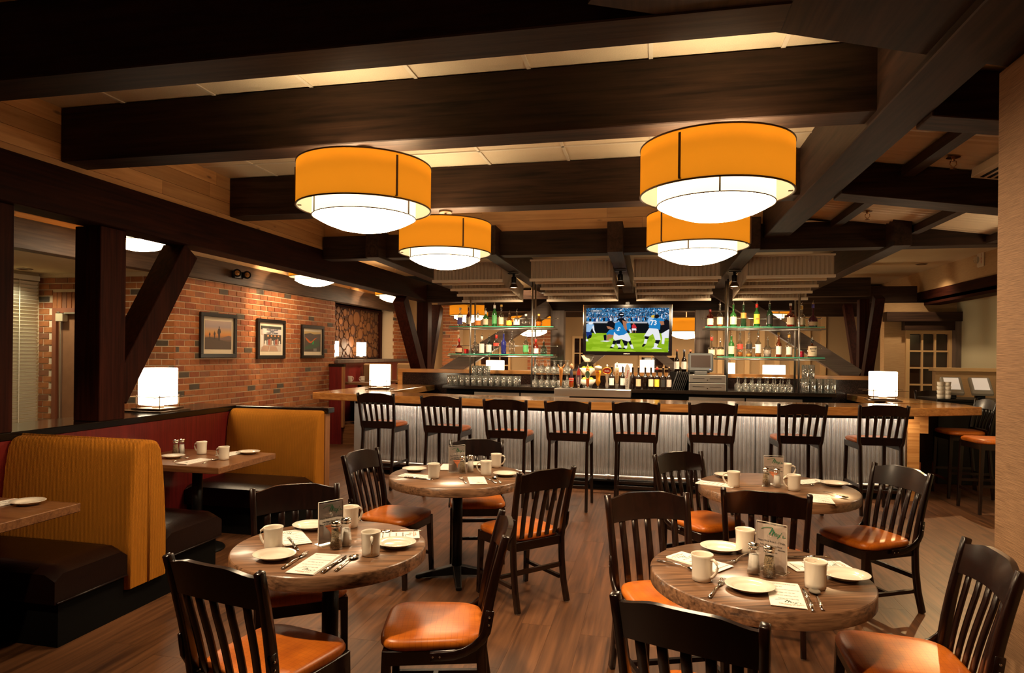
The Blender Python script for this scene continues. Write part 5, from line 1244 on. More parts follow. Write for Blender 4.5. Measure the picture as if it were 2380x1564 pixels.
# player at left
poly('jersey', [(210,640),(260,610),(330,620),(400,650),(390,690),(330,760),(300,830),(210,820)], S['lblue'])
poly('helmet', [(262,600),(300,568),(365,575),(385,610),(340,640),(280,640)], S['white']); poly('arm', [(350,690),(395,680),(405,780),(440,860),(420,870),(370,790)], S['white'])
poly('shorts', [(210,820),(330,825),(350,900),(300,960),(230,990),(210,900)], S['dblue']); poly('leg', [(290,890),(345,900),(330,960),(250,1000),(225,985)], S['black']); poly('shoe', [(205,1000),(240,990),(262,1052),(205,1050)], S['white'])
# central group
poly('torso', [(690,860),(760,770),(900,760),(1000,900),(860,930),(760,870),(700,900)], S['blue']); poly('arm', [(700,900),(760,880),(870,900),(820,960),(740,1000),(760,1040),(690,1030)], S['skin'])
poly('leg', [(620,900),(690,890),(690,1040),(640,1050)], S['black']); poly('shoe', [(540,1045),(640,1030),(820,1035),(700,1062)], S['white'])
poly('pants', [(850,980),(870,820),(960,900),(1190,840),(1260,980),(1240,1060),(1120,1030),(1040,990),(900,1030)], S['white'])
poly('jersey', [(880,700),(900,600),(1000,570),(1060,640),(1180,830),(1100,890),(980,910),(900,860)], S['blue'])
poly('shoulder', [(960,500),(1080,480),(1170,590),(1220,700),(1200,800),(1130,760),(1060,640),(1000,570)], S['black']); poly('arm', [(1060,540),(1170,580),(1190,700),(1150,800),(1090,700)], S['skin'])
poly('jersey', [(1150,620),(1240,590),(1260,680),(1240,800),(1180,780)], S['blue']); poly('glove', [(1220,760),(1260,760),(1285,840),(1240,850)], S['white'])
poly('helmet', [(705,600),(740,560),(820,555),(880,610),(860,680),(780,690),(720,660)], S['black']); poly('helmet', [(860,500),(900,470),(960,490),(920,550),(870,560)], S['lblue']); poly('helmet', [(970,370),(1030,345),(1100,370),(1105,440),(1040,470),(975,440)], S['black']); poly('face_guard', [(1000,395),(1085,390),(1080,410),(1005,412)], S['white'])
poly('arm', [(690,680),(760,690),(860,740),(820,770),(720,740)], S['skin'])
for pts in ([(850,1030),(940,1030),(900,1130),(830,1120)],[(930,1020),(1030,1010),(1010,1110),(920,1110)],[(1050,1000),(1130,1030),(1200,1050),(1170,1150),(1120,1160)],[(1200,1050),(1260,1030),(1290,1120),(1250,1140)]): poly('sock', pts, S['black'])
for pts in ([(830,1115),(890,1125),(860,1190),(800,1180)],[(930,1110),(1010,1110),(1050,1190),(980,1200)],[(1110,1150),(1190,1150),(1170,1220),(1090,1220)],[(1240,1130),(1300,1120),(1335,1220),(1280,1220)]): poly('lower_leg', pts, S['white'])
for pts in ([(760,1215),(800,1170),(895,1220)],[(950,1235),(990,1190),(1080,1225)],[(1060,1225),(1110,1190),(1150,1235)]): poly('shoe', pts, S['black'])
tb = MB(); text_into(tb, '5', .085, T4((U(975,760)[0],S0-.026,U(975,760)[1])) @ RX90 @ Matrix.Rotation(-.5,4,'Z'), 0, .003); tb.build('jersey_number', S['white'], pic)
# official
poly('shirt', [(1285,660),(1320,625),(1365,650),(1395,720),(1380,735),(1285,735)], S['red']); poly('shorts', [(1280,735),(1385,735),(1390,785),(1345,780),(1285,785)], S['white']); poly('legs', [(1290,785),(1310,785),(1315,835),(1295,835)], S['skin']); poly('legs', [(1360,785),(1378,785),(1380,835),(1362,835)], S['skin']); poly('head', [(1305,600),(1338,600),(1340,635),(1305,635)], S['skin'])
# players at right
poly('far_jersey', [(1640,560),(1680,470),(1780,460),(1800,600),(1690,680)], S['lblue']); poly('far_helmet', [(1715,440),(1770,412),(1830,430),(1800,480),(1740,480)], S['gold'])
poly('dark_player', [(2010,560),(2080,520),(2140,560),(2140,760),(2060,740)], S['black']); poly('dark_pants', [(1960,860),(2120,760),(2140,760),(2130,960),(2040,960),(2030,1110),(1970,1100),(1985,960)], S['white'])
poly('pants', [(1600,860),(1680,730),(1890,740),(1930,900),(1950,1010),(1830,1020),(1770,860),(1720,900),(1660,930),(1560,930)], S['white'])
poly('jersey', [(1670,700),(1710,560),(1790,500),(1960,490),(2030,550),(1940,650),(1930,770),(1850,740),(1690,730)], S['blue'])
poly('arm', [(1910,560),(2010,560),(2030,650),(1960,670)], S['skin']); poly('arm_band', [(1950,660),(2040,640),(2090,760),(2020,770)], S['black']); poly('helmet', [(1800,430),(1840,398),(1900,410),(1910,470),(1850,500),(1800,480)], S['black'])
poly('sock', [(1575,915),(1690,930),(1650,1000),(1590,990)], S['black']); poly('lower_leg', [(1580,985),(1650,995),(1620,1100),(1560,1100)], S['white']); poly('shoe', [(1515,1160),(1560,1100),(1615,1110),(1550,1180)], S['black'])
poly('sock', [(1830,1010),(1940,1010),(1900,1110),(1820,1090)], S['black']); poly('lower_leg', [(1810,1080),(1895,1105),(1860,1180),(1790,1190)], S['white']); poly('shoe', [(1740,1215),(1790,1180),(1870,1180),(1990,1222)], S['white'])
tb = MB(); text_into(tb, '73', .10, T4((U(1785,605)[0],S0-.026,U(1785,605)[1])) @ RX90, 0, .003); tb.build('jersey_number', S['white'], pic)
tb = MB(); text_into(tb, 'SAMSUNG', .020, T4((0,-.0262,-.352)) @ RX90, 0, .0005); tb.build('maker_name', cm('silver print',(.7,.65,.6),.4), t)
MB().box(-.646,-.640,-.0215,-.019,-.372,.372).box(.640,.646,-.0215,-.019,-.372,.372).build('side_trim', M['chrome'], t)
MB().box(-.15,.15,.05,.22,-.1,.1).box(-.03,.03,.1,.2,.1,.42).build('mount', M['black'], t)
# ---- canopy of corrugated trays between the rafters
rows = [(8.40,2.61,2.87),(8.82,2.62,2.80),(9.22,2.575,2.70),(9.55,2.525,2.66),(9.82,2.455,2.60)]
xr = [(-2.93,-1.98),(-1.585,-.53),(-.24,.80),(1.12,2.105)]
names = ['left of','left half of','right half of','right of']
for ti, (xa, xb) in enumerate(xr):
    t = thing('canopy_tray', 'cream corrugated canopy section over the bar, %s' % ['leftmost','second from left','third from left, above the television','rightmost'][ti], 'canopy', (0,0,0), 0, 'corrugated canopy sections')
    for ri, (y, z0, z1) in enumerate(rows):
        a, b_ = xa, xb
        nw = round((b_-a)/.05)
        MB().grid(lambda u,v: (a+(b_-a)*u, y+.012*math.cos(2*PI*u*nw), z0+(z1-z0)*v), nw*6, 1).build('corrugated_strip', M['canopy'], t)
        MB().box(a-.012,b_+.012,y-.022,y+.022,z0-.012,z0+.022).build('edge_trim', M['canopytrim'], t)
        if ri == 0: MB().box(a-.01,b_+.01,y-.02,y+.02,z1-.008,z1+.012).build('edge_trim', M['canopytrim'], t)
    L = 9.84-8.38; nw = 20
    xs_ = xb+.004 if ti < 2 else xa-.004
    MB().grid(lambda u,v: (xs_+.008*math.cos(2*PI*u*nw), 8.38+L*u, (2.60-.14*u)+(.26-.02*u)*v), nw*6, 1).build('side_sheet', M['canopy'], t)
# track spots below the rafters
def track_spot(label, loc):
    t = thing('spot_lamp', label, 'lamp', loc, 0, 'spot lamps under the rafters')
    MB().box(-.075,.075,-.05,.05,-.012,0).build('mount_plate', M['black'], t)
    MB().tube([(0,0,-.012),(0,0,-.05)], .018, 12).build('stem', M['black'], t)
    MB().lathe([(.03,-.05),(.034,-.06),(.034,-.13),(.03,-.14)][::-1], 18).build('socket', M['black'], t)
    MB().lathe([(.062,-.20),(.058,-.185),(.034,-.14)], 22, capb=False, capt=False).build('reflector', M['bronze'], t)
    MB().lathe([(.0001,-.197),(.056,-.192)], 22, capt=False).build('lens', pm('spot lens',(1,.9,.7),.4,emit=(1,.78,.5),es=14), t)
    l = bpy.data.lights.new('spot_beam','SPOT'); l.energy = 290; l.spot_size = 2.1; l.spot_blend = .7; l.color = (1,.72,.44); l.shadow_soft_size = .04
    lo = bpy.data.objects.new('spot_beam', l); COL.objects.link(lo); lo.parent = t; lo.location = (0,.02,-.21); lo.rotation_euler = (DG(34),0,0)
track_spot('small spot lamp under the rafter left of the television', (-1.88,8.72,2.748))
track_spot('small spot lamp under the rafter above the television', (-.43,8.62,2.75))
track_spot('small spot lamp under the rafter right of the television', (1.02,8.85,2.744))
# ================================================================ BACK OF THE BAR: POSTS, BRACES, RAIL
M['bracex'] = wood('grey brown brace along x', (.085,.058,.045), (.17,.12,.095), .55, axis=0, scale=5, stretch=8, bump=.15)
for x, lab in ((-1.605,'left'),(.785,'right')):
    tag(board_obj('timber_post', x-.115,x+.115,11.0,11.22,0,2.39, M['brace'], None, .006), 'grey-brown timber post just %s of the television' % lab, 'post')
for pts, lab in (([(-3.85,11.11,1.14),(-1.74,11.11,2.46)],'large grey-brown diagonal brace behind the left liquor shelves'),([(.92,11.11,2.79),(3.12,11.11,1.34)],'large grey-brown diagonal brace behind the right liquor shelves'),([(-1.46,11.14,1.2),(-.52,11.14,1.95)],'dark diagonal brace below the television, left'),([(.64,11.14,1.2),(-.28,11.14,1.95)],'dark diagonal brace below the television, right')):
    tag(MB().sweep(pts, .16, .24 if 'large' in lab else .14, (0,1,0)).build('timber_brace', M['bracex'], None, None, .006), lab, 'brace')
def vpost(label, x, y, yn, yf, w_):
    t = thing('v_post', label, 'post', (x,y,0))
    MB().box(-w_,w_,-w_,w_,0,2.58).build('shaft', M['post'], t, None, .005)
    MB().sweep([(0,-.1,1.1),(0,yn-y,2.56)], w_*1.8, w_*2, (1,0,0)).build('strut', M['post'], t, None, .005)
    MB().sweep([(0,.1,1.1),(0,yf-y,2.56)], w_*1.8, w_*1.6, (1,0,0)).build('strut', M['post'], t, None, .005)
vpost('dark red-brown post with two slanting struts at the left end of the bar', -4.20,11.55,10.35,12.3,.11)
vpost('dark post with two slanting struts at the right end of the bar', 3.32,11.5,10.75,12.4,.075)
t = thing('bar_partition', 'low wood-framed dark stone partition behind the bar', 'partition', (0,10.87,0))
M['orail'] = wood('orange rail wood', (.40,.16,.04), (.58,.28,.08), .35, axis=0, scale=5, stretch=12, bump=.03)
MB().box(-4.42,3.5,-.05,.05,1.295,1.36).build('top_rail', M['orail'], t, None, .004)
MB().box(-4.42,-4.335,-.05,.05,.9,1.295).build('end_post', M['orail'], t, None, .004); MB().box(3.42,3.5,-.05,.05,.9,1.295).build('end_post', M['orail'], t, None, .004)
MB().box(-4.335,3.42,-.02,.02,.9,1.295).build('stone_panel', pm('dark speckled stone',(.02,.010,.008),.15,var=.8,vscale=120), t)
MB().box(-4.42,3.5,-.04,.04,0,.9).build('lower_panel', M['redwood'], t)
t = thing('rear_counter', 'wooden counter on the far side of the bar under the lamps', 'counter', (0,11.48,0)); MB().box(-4.0,3.2,-.24,.24,1.06,1.12).build('top', M['orail'], t); MB().box(-4.0,3.2,-.15,.2,0,1.06).build('body', M['blackm'], t)
table_lamp('glowing lamp behind the partition at the left glasses', (-2.80,11.46,1.121), 0, .165, .33)
table_lamp('glowing lamp behind the partition below the television, left one', (-.50,11.46,1.121), 0, .15, .30)
table_lamp('taller glowing lamp behind the partition below the television', (-.10,11.46,1.121), 0, .12, .37)
table_lamp('narrow glowing lamp behind the partition right of the register', (1.26,11.46,1.121), 0, .085, .34)
table_lamp('wide glowing lamp behind the partition behind the right glasses', (1.96,11.46,1.121), 0, .175, .31)
# ================================================================ LEFT AISLE WALL THINGS
def framed(label, y0, y1, z0, z1, draw):
    t = thing('framed_photo', label, 'picture', (BX+.004,(y0+y1)/2,z0), 0, 'framed photos on the brick wall')
    W_ = y1-y0; H_ = z1-z0; f = .052
    MB().box(0,.035,-W_/2,W_/2,0,f).box(0,.035,-W_/2,W_/2,H_-f,H_).box(0,.035,-W_/2,-W_/2+f,f,H_-f).box(0,.035,W_/2-f,W_/2,f,H_-f).build('frame', cm('black frame',(.005,.003,.002),.35), t, None, .003)
    MB().box(0,.012,-W_/2+f,W_/2-f,f,H_-f).build('mat_board', cm('cream mat board',(.72,.62,.46),.8), t)
    n = [0]
    a, b_ = -W_/2+f+.045, W_/2-f-.045; c, d_ = f+.06, H_-f-.05
    pr = MB().box(.012,.0135,a,b_,c,d_).build('print', draw[0], t)
    for nm, pts, mat in draw[1]:
        n[0] += 1; x = .0135+.0003*n[0]
        q = [(x, a+(b_-a)*u, c+(d_-c)*v) for u, v in pts]
        MB().add(q, [tuple(range(len(q)))]).build(nm, mat, pr)
    return t, pr, (a,b_,c,d_)
def gradz(name, stops):
    m, nt, b = nmat(name); N = nt.nodes; tc = N.new('ShaderNodeTexCoord'); sx = N.new('ShaderNodeSeparateXYZ'); r = N.new('ShaderNodeValToRGB')
    lk(nt, tc.outputs['Generated'], sx.inputs[0]); lk(nt, sx.outputs['Z'], r.inputs[0]); e = r.color_ramp.elements
    e[0].position = stops[0][0]; e[0].color = (*stops[0][1],1); e[1].position = stops[1][0]; e[1].color = (*stops[1][1],1)
    for p, c in stops[2:]: q = e.new(p); q.color = (*c,1)
    lk(nt, r.outputs[0], b.inputs['Base Color']); b.inputs['Roughness'].default_value = .5
    return m
dk = cm('print dark',(.05,.035,.03),.6); dk2 = cm('print dusk hill',(.10,.065,.045),.6)
def runner(cx, cy, s):
    return [(cx-.03*s,cy),(cx-.045*s,cy+.22*s),(cx-.05*s,cy+.30*s),(cx-.085*s,cy+.36*s),(cx-.085*s,cy+.44*s),(cx-.05*s,cy+.56*s),(cx-.02*s,cy+.58*s),(cx-.025*s,cy+.68*s),(cx+.025*s,cy+.68*s),(cx+.02*s,cy+.58*s),(cx+.06*s,cy+.55*s),(cx+.09*s,cy+.42*s),(cx+.05*s,cy+.34*s),(cx+.045*s,cy+.2*s),(cx+.02*s,cy)]
framed('framed sunset photo with silhouetted runners, nearest of three on the brick', 7.225,7.955,1.55,2.138, (gradz('sunset sky',[(0,(.10,.065,.045)),(.38,(.16,.09,.05)),(.5,(.62,.25,.06)),(.62,(.58,.32,.12)),(.8,(.36,.29,.30)),(1,(.45,.34,.30))]),
  [('hill', [(0,0),(1,0),(1,.27),(.7,.30),(.45,.40),(.2,.42),(0,.40)], dk2),('ridge',[(.5,.36),(.75,.45),(.9,.5),(1,.46),(1,.34),(.6,.33)],cm('print mauve ridge',(.20,.12,.10),.6)),('runner', runner(.52,.30,.75), dk),('runner', runner(.35,.36,.42), dk),('runner', runner(.17,.37,.34), dk)]))
C_ = lambda n,c: cm('print '+n, c, .6)
crowdp = [('treeline',[(0,.85),(1,.85),(1,1),(0,1)],C_('trees',(.05,.05,.04))),('banner',[(.08,.68),(1,.66),(1,.88),(.08,.9)],C_('banner',(.62,.55,.52))),('backdrop',[(.15,.3),(1,.3),(1,.66),(.15,.68)],C_('crowd dark',(.06,.05,.04))),('road',[(0,0),(.85,0),(.75,.2),(.1,.22)],C_('road',(.42,.26,.18))),('white_fence',[(0,.15),(.12,.2),(.12,.6),(0,.65)],C_('white',(.7,.66,.6)))]
for k in range(9):
    u = .22+.085*k; h_ = .16+.03*((k*5)%4)
    crowdp.append(('person_figure',[(u-.03,.24),(u+.03,.24),(u+.035,.24+h_),(u,.27+h_),(u-.035,.24+h_)],[C_('white',(.7,.66,.6)),C_('skin',(.42,.24,.16)),C_('shirt red',(.4,.10,.06)),C_('shirt grey',(.25,.24,.24))][(k*3)%4]))
for k in range(4): crowdp.append(('lamp_glow',[(.3+.17*k,.58),(.37+.17*k,.58),(.37+.17*k,.64),(.3+.17*k,.64)],C_('glow',(.75,.3,.12))))
crowdp.append(('lane_line',[(.35,0),(.38,0),(.42,.2),(.41,.2)],C_('white',(.7,.66,.6))))
tt_, pr_, bb_ = framed('framed photo of a race finish under a banner, middle of three on the brick', 8.44,9.17,1.53,2.122, (C_('paper',(.55,.45,.38)), crowdp))
tb = MB(); RM = lambda u,v: T4((.0195,bb_[0]+(bb_[1]-bb_[0])*u,bb_[2]+(bb_[3]-bb_[2])*v)) @ Matrix.Rotation(PI/2,4,'Z') @ RX90
for k, tx in enumerate(('WHARF TO WHARF','FINISH','WHARF TO WHARF')): text_into(tb, tx, .034, RM(.54,.85-.065*k), 0, .001)
tb.build('banner_lettering', C_('navy',(.04,.05,.09)), pr_)
framed('framed photo of a glowing canyon with a green figure, farthest of three on the brick', 9.66,10.39,1.53,2.083, (gradz('canyon dusk',[(0,(.07,.06,.05)),(.5,(.09,.07,.05)),(.8,(.13,.09,.06)),(.9,(.55,.36,.12)),(1,(.6,.45,.22))]),
  [('ridge',[(0,.86),(.35,.92),(.6,.86),(1,.9),(1,.6),(.5,.55),(0,.7)],C_('ridge',(.10,.07,.06))),('glow',[(.04,.72),(.2,.62),(.35,.5),(.45,.52),(.62,.66),(.8,.72),(.6,.58),(.4,.42),(.25,.45),(.12,.58)],C_('lava',(.6,.13,.02))),('meadow',[(0,.2),(.3,.35),(.6,.5),(.9,.62),(.95,.3),(.6,.15),(0,.1)],C_('meadow',(.06,.10,.06))),('green_figure',[(.47,.36),(.54,.36),(.58,.5),(.55,.57),(.5,.48)],C_('green',(.02,.45,.10))),('sign_block',[(.55,.02),(.75,.02),(.75,.16),(.55,.16)],C_('grey',(.25,.22,.2)))]))
t = thing('emergency_light', 'two-headed emergency light on the beam above the brick wall', 'light', (BX+.03,7.93,2.70))
MB().box(0,.05,-.10,.10,-.06,.04).build('housing', M['black'], t, None, .006)
for y in (-.08,.14):
    MB().lathe([(.03,0),(.055,.03),(.055,.06),(.05,.06)], 20).xf(T4((.05,y,.0)) @ Matrix.Rotation(DG(-35),4,'Z') @ Matrix.Rotation(PI/2,4,'Y')).build('lamp_head', M['black'], t)
    MB().lathe([(.048,.056),(.0001,.07)], 20, capb=False).xf(T4((.05,y,.0)) @ Matrix.Rotation(DG(-35),4,'Z') @ Matrix.Rotation(PI/2,4,'Y')).build('lens', cm('reflector amber',(.5,.3,.12),.15,metal=.6), t)
downlight('wall-washing spot above the aisle aimed at the brick wall', (-4.55,8.55,3.44), 210, .95, .5, (-5.65,8.85,2.35), (1,.62,.30), .03)
downlight('aisle downlight near the brick corner', (-4.9,7.0,3.44), 70, 1.3, .8, (-5.3,7.9,.5), (1,.62,.30))
downlight('ceiling spot aimed at the log slice mural', (-4.7,11.6,3.44), 260, .9, .6, (-5.9,12.0,1.95), (1,.70,.40), .03)
downlight('round ceiling downlight beside the blinds at far left', (-7.35,6.35,2.6), 60, 2.2, .8, (-7.35,6.35,0), (.9,.85,.6))
dup(ch0, (-6.95,4.45,0), DG(10), 'dark chair seen through the opening at the far left edge')
# log slice mural
mu = thing('log_mural', 'framed wall mural of round log slices behind the far booths', 'mural', (BX-.30,10.95,1.52))
LW_, LH_ = 2.45, 1.0
MB().box(-.01,.0,0,LW_,0,LH_).build('backing', pm('bark brown',(.05,.016,.008),.8), mu)
MB().box(-.01,.06,LW_,LW_+.10,-.02,LH_+.02).build('side_frame', M['post'], mu); MB().box(-.01,.06,0,LW_,LH_,LH_+.03).build('top_frame', M['post'], mu)
def slicemat():
    m, nt, b = nmat('log slice'); N = nt.nodes; tc = N.new('ShaderNodeTexCoord'); oi = N.new('ShaderNodeObjectInfo')
    ln = N.new('ShaderNodeVectorMath'); ln.operation = 'LENGTH'; lk(nt, tc.outputs['Object'], ln.inputs[0])
    r = N.new('ShaderNodeValToRGB'); e = r.color_ramp.elements; e[0].color = (.20,.075,.02,1); e[1].position = .15; e[1].color = (.50,.24,.075,1)
    q = e.new(.8); q.color = (.46,.21,.06,1); q = e.new(.93); q.color = (.16,.06,.02,1)
    lk(nt, ln.outputs['Value'], r.inputs[0]); hs = N.new('ShaderNodeHueSaturation'); mr = N.new('ShaderNodeMapRange'); mr.inputs['To Min'].default_value = .5; mr.inputs['To Max'].default_value = 1.25
    lk(nt, oi.outputs['Random'], mr.inputs[0]); lk(nt, mr.outputs[0], hs.inputs['Value']); lk(nt, r.outputs[0], hs.inputs['Color']); lk(nt, hs.outputs[0], b.inputs['Base Color']); b.inputs['Roughness'].default_value = .45
    return m
M['slice'] = slicemat()
unit = MB().prism([(math.cos(2*PI*k/12), math.sin(2*PI*k/12)) for k in range(12)], 0, 1).xf(Matrix.Rotation(PI/2,4,'Y')).mesh('log_slice')
random.seed(11); discs = []
for r0, tries in ((.15,3),(.11,14),(.085,60),(.06,220),(.042,700),(.026,1500)):
    for _ in range(tries):
        if len(discs) >= 285: break
        r = r0*random.uniform(.85,1.1); y = random.uniform(r,LW_-r); z = random.uniform(r,LH_-r)
        if all((y-a)**2+(z-b)**2 > (r+c+.004)**2 for a,b,c in discs): discs.append((y,z,r))
for y, z, r in discs:
    o = mobj('log_slice', unit, M['slice'], mu, (.0,y,z)); o.scale = (.018,r,r)
struct(tag(MB().box(BX-.29,BX+.05,10.87,14.5,1.44,1.50).build('trim_ledge', M['brace']), 'dark ledge under the log slice mural'))
struct(tag(MB().box(BX-.30,BX+.0,10.87,14.5,.0,1.44).build('wall_left_dado', M['redwood']), 'red wood dado under the mural'))
table_lamp('small glowing lamp on the ledge in front of the log mural', (BX-.10,12.15,1.501), 0, .16, .27, .6)
table_lamp('slim glowing lamp beside the brick edge under the mural', (BX-.10,11.02,1.501), 0, .16, .27, .5)
# brick past the mural
wq = struct(MB().box(BX-.30,BX-.03,13.6,14.6,1.5,2.6).build('wall_left_brick_far', mort)); tag(wq, 'strip of brick right of the log mural')
z = 1.5; row = 0
while z < 2.53:
    y = 13.58 + (0 if row % 2 else -.11)
    while y < 14.55:
        a, b_ = max(y,13.6), min(y+BL,14.58)
        if b_-a > .05: MB().box(-.022,0,-(b_-a)/2,(b_-a)/2,-BH/2,BH/2).build('brick', M['brick'], wq, (BX-.01,(a+b_)/2,z+BH/2))
        y += BL+MJ
    z += BH+MJ; row += 1
# raised booth platform and its booths
struct(tag(MB().box(BX,-4.45,10.7,14.5,0,.34).build('floor_platform', M['boothtop']), 'raised floor under the far booths'))
t = thing('booth_screen', 'red-brown booth end panel at the far end of the brick wall', 'booth', (-5.50,10.66,0))
MB().box(-.14,.10,-.03,.03,0,1.38).build('panel', M['redwood'], t); MB().box(.10,.135,-.035,.035,.3,1.38).build('edge_post', M['oakend'], t); MB().box(-.15,.14,-.04,.04,1.38,1.43).build('cap', M['blackcap'], t)
M['olive'] = pm('olive brown upholstery', (.22,.12,.045), .8, bump=.2, bscale=150)
for x0, x1, y, lab in ((-5.60,-5.02,11.95,'olive-brown booth back left of the bar lamp, below the mural'),(-5.30,-4.75,12.95,'olive-brown booth back behind the bar lamp, farther away')):
    t = thing('far_booth', lab, 'booth', ((x0+x1)/2,y,.34)); w_ = (x1-x0)/2
    mb = MB().hexa([(-w_,-.10,.1),(w_,-.10,.1),(w_,.10,.1),(-w_,.10,.1),(-w_,-.05,1.08),(w_,-.05,1.08),(w_,.07,1.08),(-w_,.07,1.08)]); mb.build('backrest', M['olive'], t, None, .03)
    MB().box(-w_,w_,-.60,-.10,.25,.44).build('seat_cushion', M['dleather'], t, None, .02); MB().box(-w_,w_,-.55,.05,0,.25).build('base', M['blackm'], t)
for x, y, lab in ((-5.28,11.10,'small far booth table left of the bar lamp'),(-4.95,12.10,'small far booth table behind the bar lamp')):
    t = thing('booth_table', lab, 'table', (x,y,.34))
    MB().box(-.30,.30,-.22,.22,.71,.75).build('tabletop', M['boothtop'], t, None, .004); MB().lathe([(.035,.02),(.035,.71)], 14).build('column', M['black'], t); MB().lathe([(.18,0),(.06,.03)], 18).build('base', M['black'], t)
mug('white mug on the far booth table left of the bar lamp', -5.22,11.10, DG(180), 1.0905); mug('white mug at the left end of the far booth table', -5.46,11.08, DG(0), 1.0905); mug('white mug on the far booth table right of the bar lamp', -4.90,12.1, DG(0), 1.0905)
# ================================================================ FAR WALL WINDOWS
def far_window(n, x0, x1, z0, z1, lab):
    t = struct(MB().box(x0,x1,FY-.05,FY,z1-.05,z1).box(x0,x1,FY-.05,FY,z0,z0+.05).box(x0,x0+.05,FY-.05,FY,z0+.05,z1-.05).box(x1-.05,x1,FY-.05,FY,z0+.05,z1-.05).build('window_%d' % n, M['cream_trim'])); tag(t, lab)
    nx, nz = 3, 3
    for i in range(1,nx): x = x0+(x1-x0)*i/nx; MB().box(x-.012,x+.012,FY-.04,FY-.005,z0+.05,z1-.05).build('muntin', M['cream_trim'], t)
    for j in range(1,nz): z = z0+(z1-z0)*j/nz; MB().box(x0+.05,x1-.05,FY-.038,FY-.006,z-.012,z+.012).build('muntin', M['cream_trim'], t)
    for i in range(nx):
        for j in range(nz):
            MB().box(x0+(x1-x0)*i/nx+.013,x0+(x1-x0)*(i+1)/nx-.013,FY-.02,FY-.012,z0+(z1-z0)*j/nz+.013,z0+(z1-z0)*(j+1)/nz-.013).build('pane', M['night'], t)
far_window(2, -3.95,-3.2,.75,1.68,'paned window behind the left glasses')
far_window(3, -1.78,-1.25,.9,2.05,'paned window left of the television')
far_window(4, -.30,.50,.75,1.64,'paned window below the television')
for x0, x1, lab in ((-4.75,-4.35,'brick pier behind the left strut post'),(-2.75,-2.05,'brick pier behind the left liquor shelves')):
    bp_ = struct(MB().box(x0,x1,14.32,FY,0,3.0).build('wall_pier', mort)); tag(bp_, lab)
    z = .9; row = 0; 
    while z < 2.75:
        x = x0 - (.11 if row % 2 else 0)
        while x < x1:
            a, b_ = max(x,x0), min(x+BL,x1)
            if b_-a > .04: MB().box(-(b_-a)/2,(b_-a)/2,-.022,0,-BH/2,BH/2).build('brick', M['brick'], bp_, ((a+b_)/2,14.32,z+BH/2))
            x += BL+MJ
        z += BH+MJ; row += 1
for k, x in enumerate((1.35,1.62,1.9,2.2,2.5,2.8,3.1,3.4)):
    struct(tag(MB().box(x,x+.10,FY-.06,FY,0,2.55).build('trim_pilaster', M['cream_trim']), 'cream upright strip on the far wall'))
for y0, y1, z0, lab in ((12.6,12.8,2.62,'dark beam crossing the back room nearer the bar'),(13.9,14.1,2.45,'dark beam crossing the back room by the far wall')):
    tag(board_obj('back_beam', -4.3,4.5,y0,y1,z0,z0+.28, M['beam'], None, .005), lab, 'beam')
# lights for the back room: ceiling downlights, those by window and alcove added for brightness
for x, y, e in ((-2.5,12.3,70),(1.6,12.4,70),(4.2,11.6,70),(4.85,10.4,30)):
    downlight('back room ceiling downlight near %s' % {-2.5:'the left shelves',1.6:'the right shelves',4.2:'the paned window, added for brightness',4.85:'the alcove, added for brightness'}[x], (x,y,3.155 if x < 4.8 else 2.595), e, 2.2, .9, (x,y+.5,0))
downlight('ceiling downlight beyond the right end of the bar', (3.9,9.6,3.155), 300, .95, .6, (2.55,5.9,0), (1,.62,.28), .03)
# ================================================================ RIGHT SIDE
t = thing('fire_alarm', 'small cream fire alarm strobe on the upper right wall', 'alarm', (4.6,10.55,3.10))
MB().box(-.03,0,-.09,.09,-.14,.14).build('plate', cm('cream plastic',(.72,.58,.40),.5), t, None, .012)
MB().lathe([(.055,0),(.05,.03),(.03,.05),(.0001,.055)], 16).xf(T4((-.03,.06,-.03)) @ Matrix.Rotation(-PI/2,4,'Y')).build('strobe', M['glass'], t)
tb = MB()
for k, c in enumerate('FIRE'): text_into(tb, c, .05, T4((-.032,-.055,.075-.05*k)) @ Matrix.Rotation(-PI/2,4,'Z') @ RX90, 0, .001)
tb.build('lettering', LRD, t)
for x, y, lab in ((2.08,5.2,'brass sprinkler head under the nearer ribbed deck'),(2.05,7.0,'brass sprinkler head under the farther ribbed deck')):
    t = thing('sprinkler', lab, 'sprinkler', (x,y,dz(x)-.012)); BR = cm('brass',(.55,.33,.16),.25,metal=.9)
    MB().lathe([(.045,-.006),(.04,0)], 20).build('escutcheon', BR, t)
    MB().lathe([(.012,-.03),(.012,-.006)], 12).tube([(-.018,0,-.03),(-.022,0,-.055),(0,0,-.08)], .004, 6).tube([(.018,0,-.03),(.022,0,-.055),(0,0,-.08)], .004, 6).build('frame', BR, t)
    MB().lathe([(.022,-.086),(.022,-.082)], 16).build('deflector', BR, t)
t = thing('linear_diffuser', 'cream linear air diffuser below the ribbed deck at the right edge', 'vent', (2.36,4.75,dz(2.36)-.055)); t.rotation_euler = (0,math.atan(.14),0)
MB().box(-.10,.10,-.6,.6,-.05,.02).build('housing', cm('cream vent',(.55,.45,.3),.5), t, None, .004)
for x in (-.045,.0,.045): MB().box(x-.012,x+.012,-.56,.56,-.052,-.0505).build('slot', M['blackm'], t)
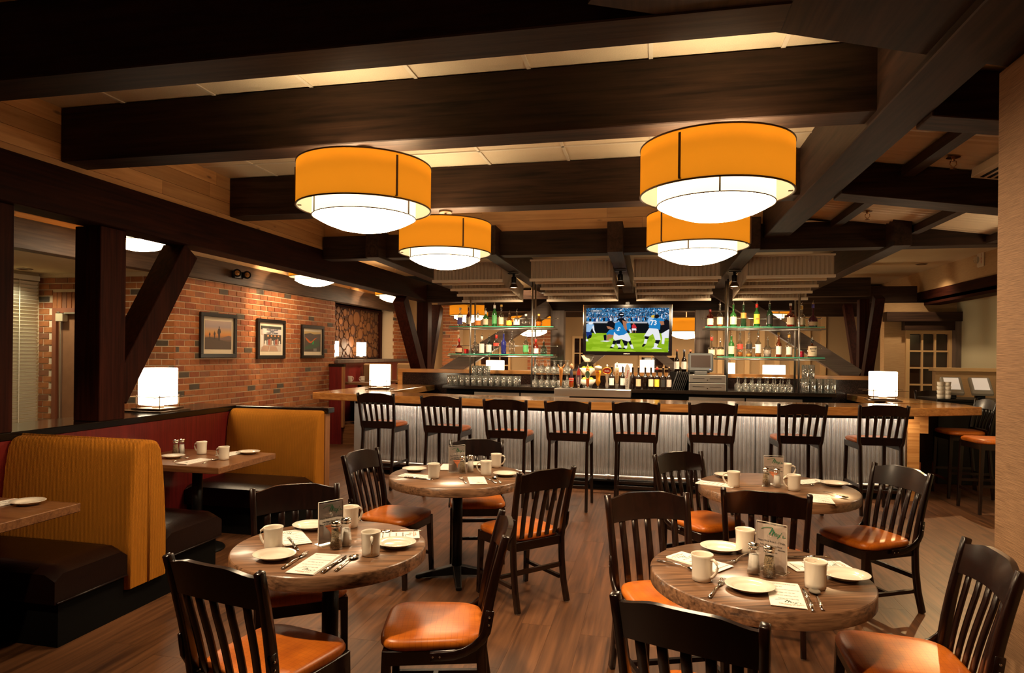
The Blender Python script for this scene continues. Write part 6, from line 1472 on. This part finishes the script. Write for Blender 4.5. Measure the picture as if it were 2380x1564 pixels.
struct(tag(MB().box(4.19,5.08,11.0,11.12,0,1.45).build('wall_half_right', M['grass2']), 'cream half wall in front of the paned window'))
MB().box(4.15,5.08,10.97,11.15,1.45,1.50).build('cap', M['cream_trim'], bpy.data.objects['wall_half_right'])
t = thing('server_station', 'black server station under the two small terminals at right', 'cabinet', (4.05,9.8,0))
MB().box(-.40,.45,-.3,.3,0,1.08).build('cabinet', M['black'], t, None, .006); MB().box(-.42,.47,-.32,.32,1.08,1.11).build('top', M['black'], t, None, .004)
GP = cm('grey terminal plastic',(.40,.37,.30),.45)
for x, lab in ((3.90,'left'),(4.24,'right')):
    t = thing('order_terminal', 'tilted grey order terminal with pale screen, %s of the pair at right' % lab, 'screen', (x,9.72,1.111), DG(-12))
    R_ = T4((0,0,.16)) @ Matrix.Rotation(DG(-52),4,'X')
    MB().box(-.12,.12,-.03,.03,-.16,.17).xf(R_).build('housing', GP, t, None, .012)
    MB().box(-.085,.085,-.033,-.0305,-.10,.14).xf(R_).build('screen', pm('lit pale screen',(.6,.5,.4),.3,emit=(.85,.68,.5),es=.55), t)
    MB().box(-.05,.05,-.02,.10,0,.16).build('stand', M['black'], t, None, .006)
for k in range(5):
    for j in range(2):
        tag(MB().lathe([(.035,0),(.042,.055),(.038,.055),(.032,.006),(.0001,.005)], 14).build('cup', M['china'], None, (3.70+.085*j,9.56,1.111+.056*k if k < 4 or j else 1.111)) if (k < 4) else MB().lathe([(.035,0),(.042,.055),(.038,.055),(.032,.006),(.0001,.005)], 14).build('cup', M['china'], None, (3.78,9.66,1.111)), 'white cup in the stacks beside the left order terminal', 'cup', 'stacked white cups') if not (k == 4 and j) else None
t = thing('dining_set_chair', 'black chair with a red back pad beyond the right end of the bar', 'chair', (4.35,11.9-.9+.55,0), DG(200)) if False else None
c_ = dup(st0, (4.05,10.55,0), DG(170), 'dark stool back behind the white cup stacks')
tag(MB().box(-.09,.09,-.07,.07,0,.32).build('carton', cm('orange carton',(.6,.14,.05),.6), None, (3.24,9.22,0), .003), 'small orange carton on the floor at the right end of the bar', 'box')
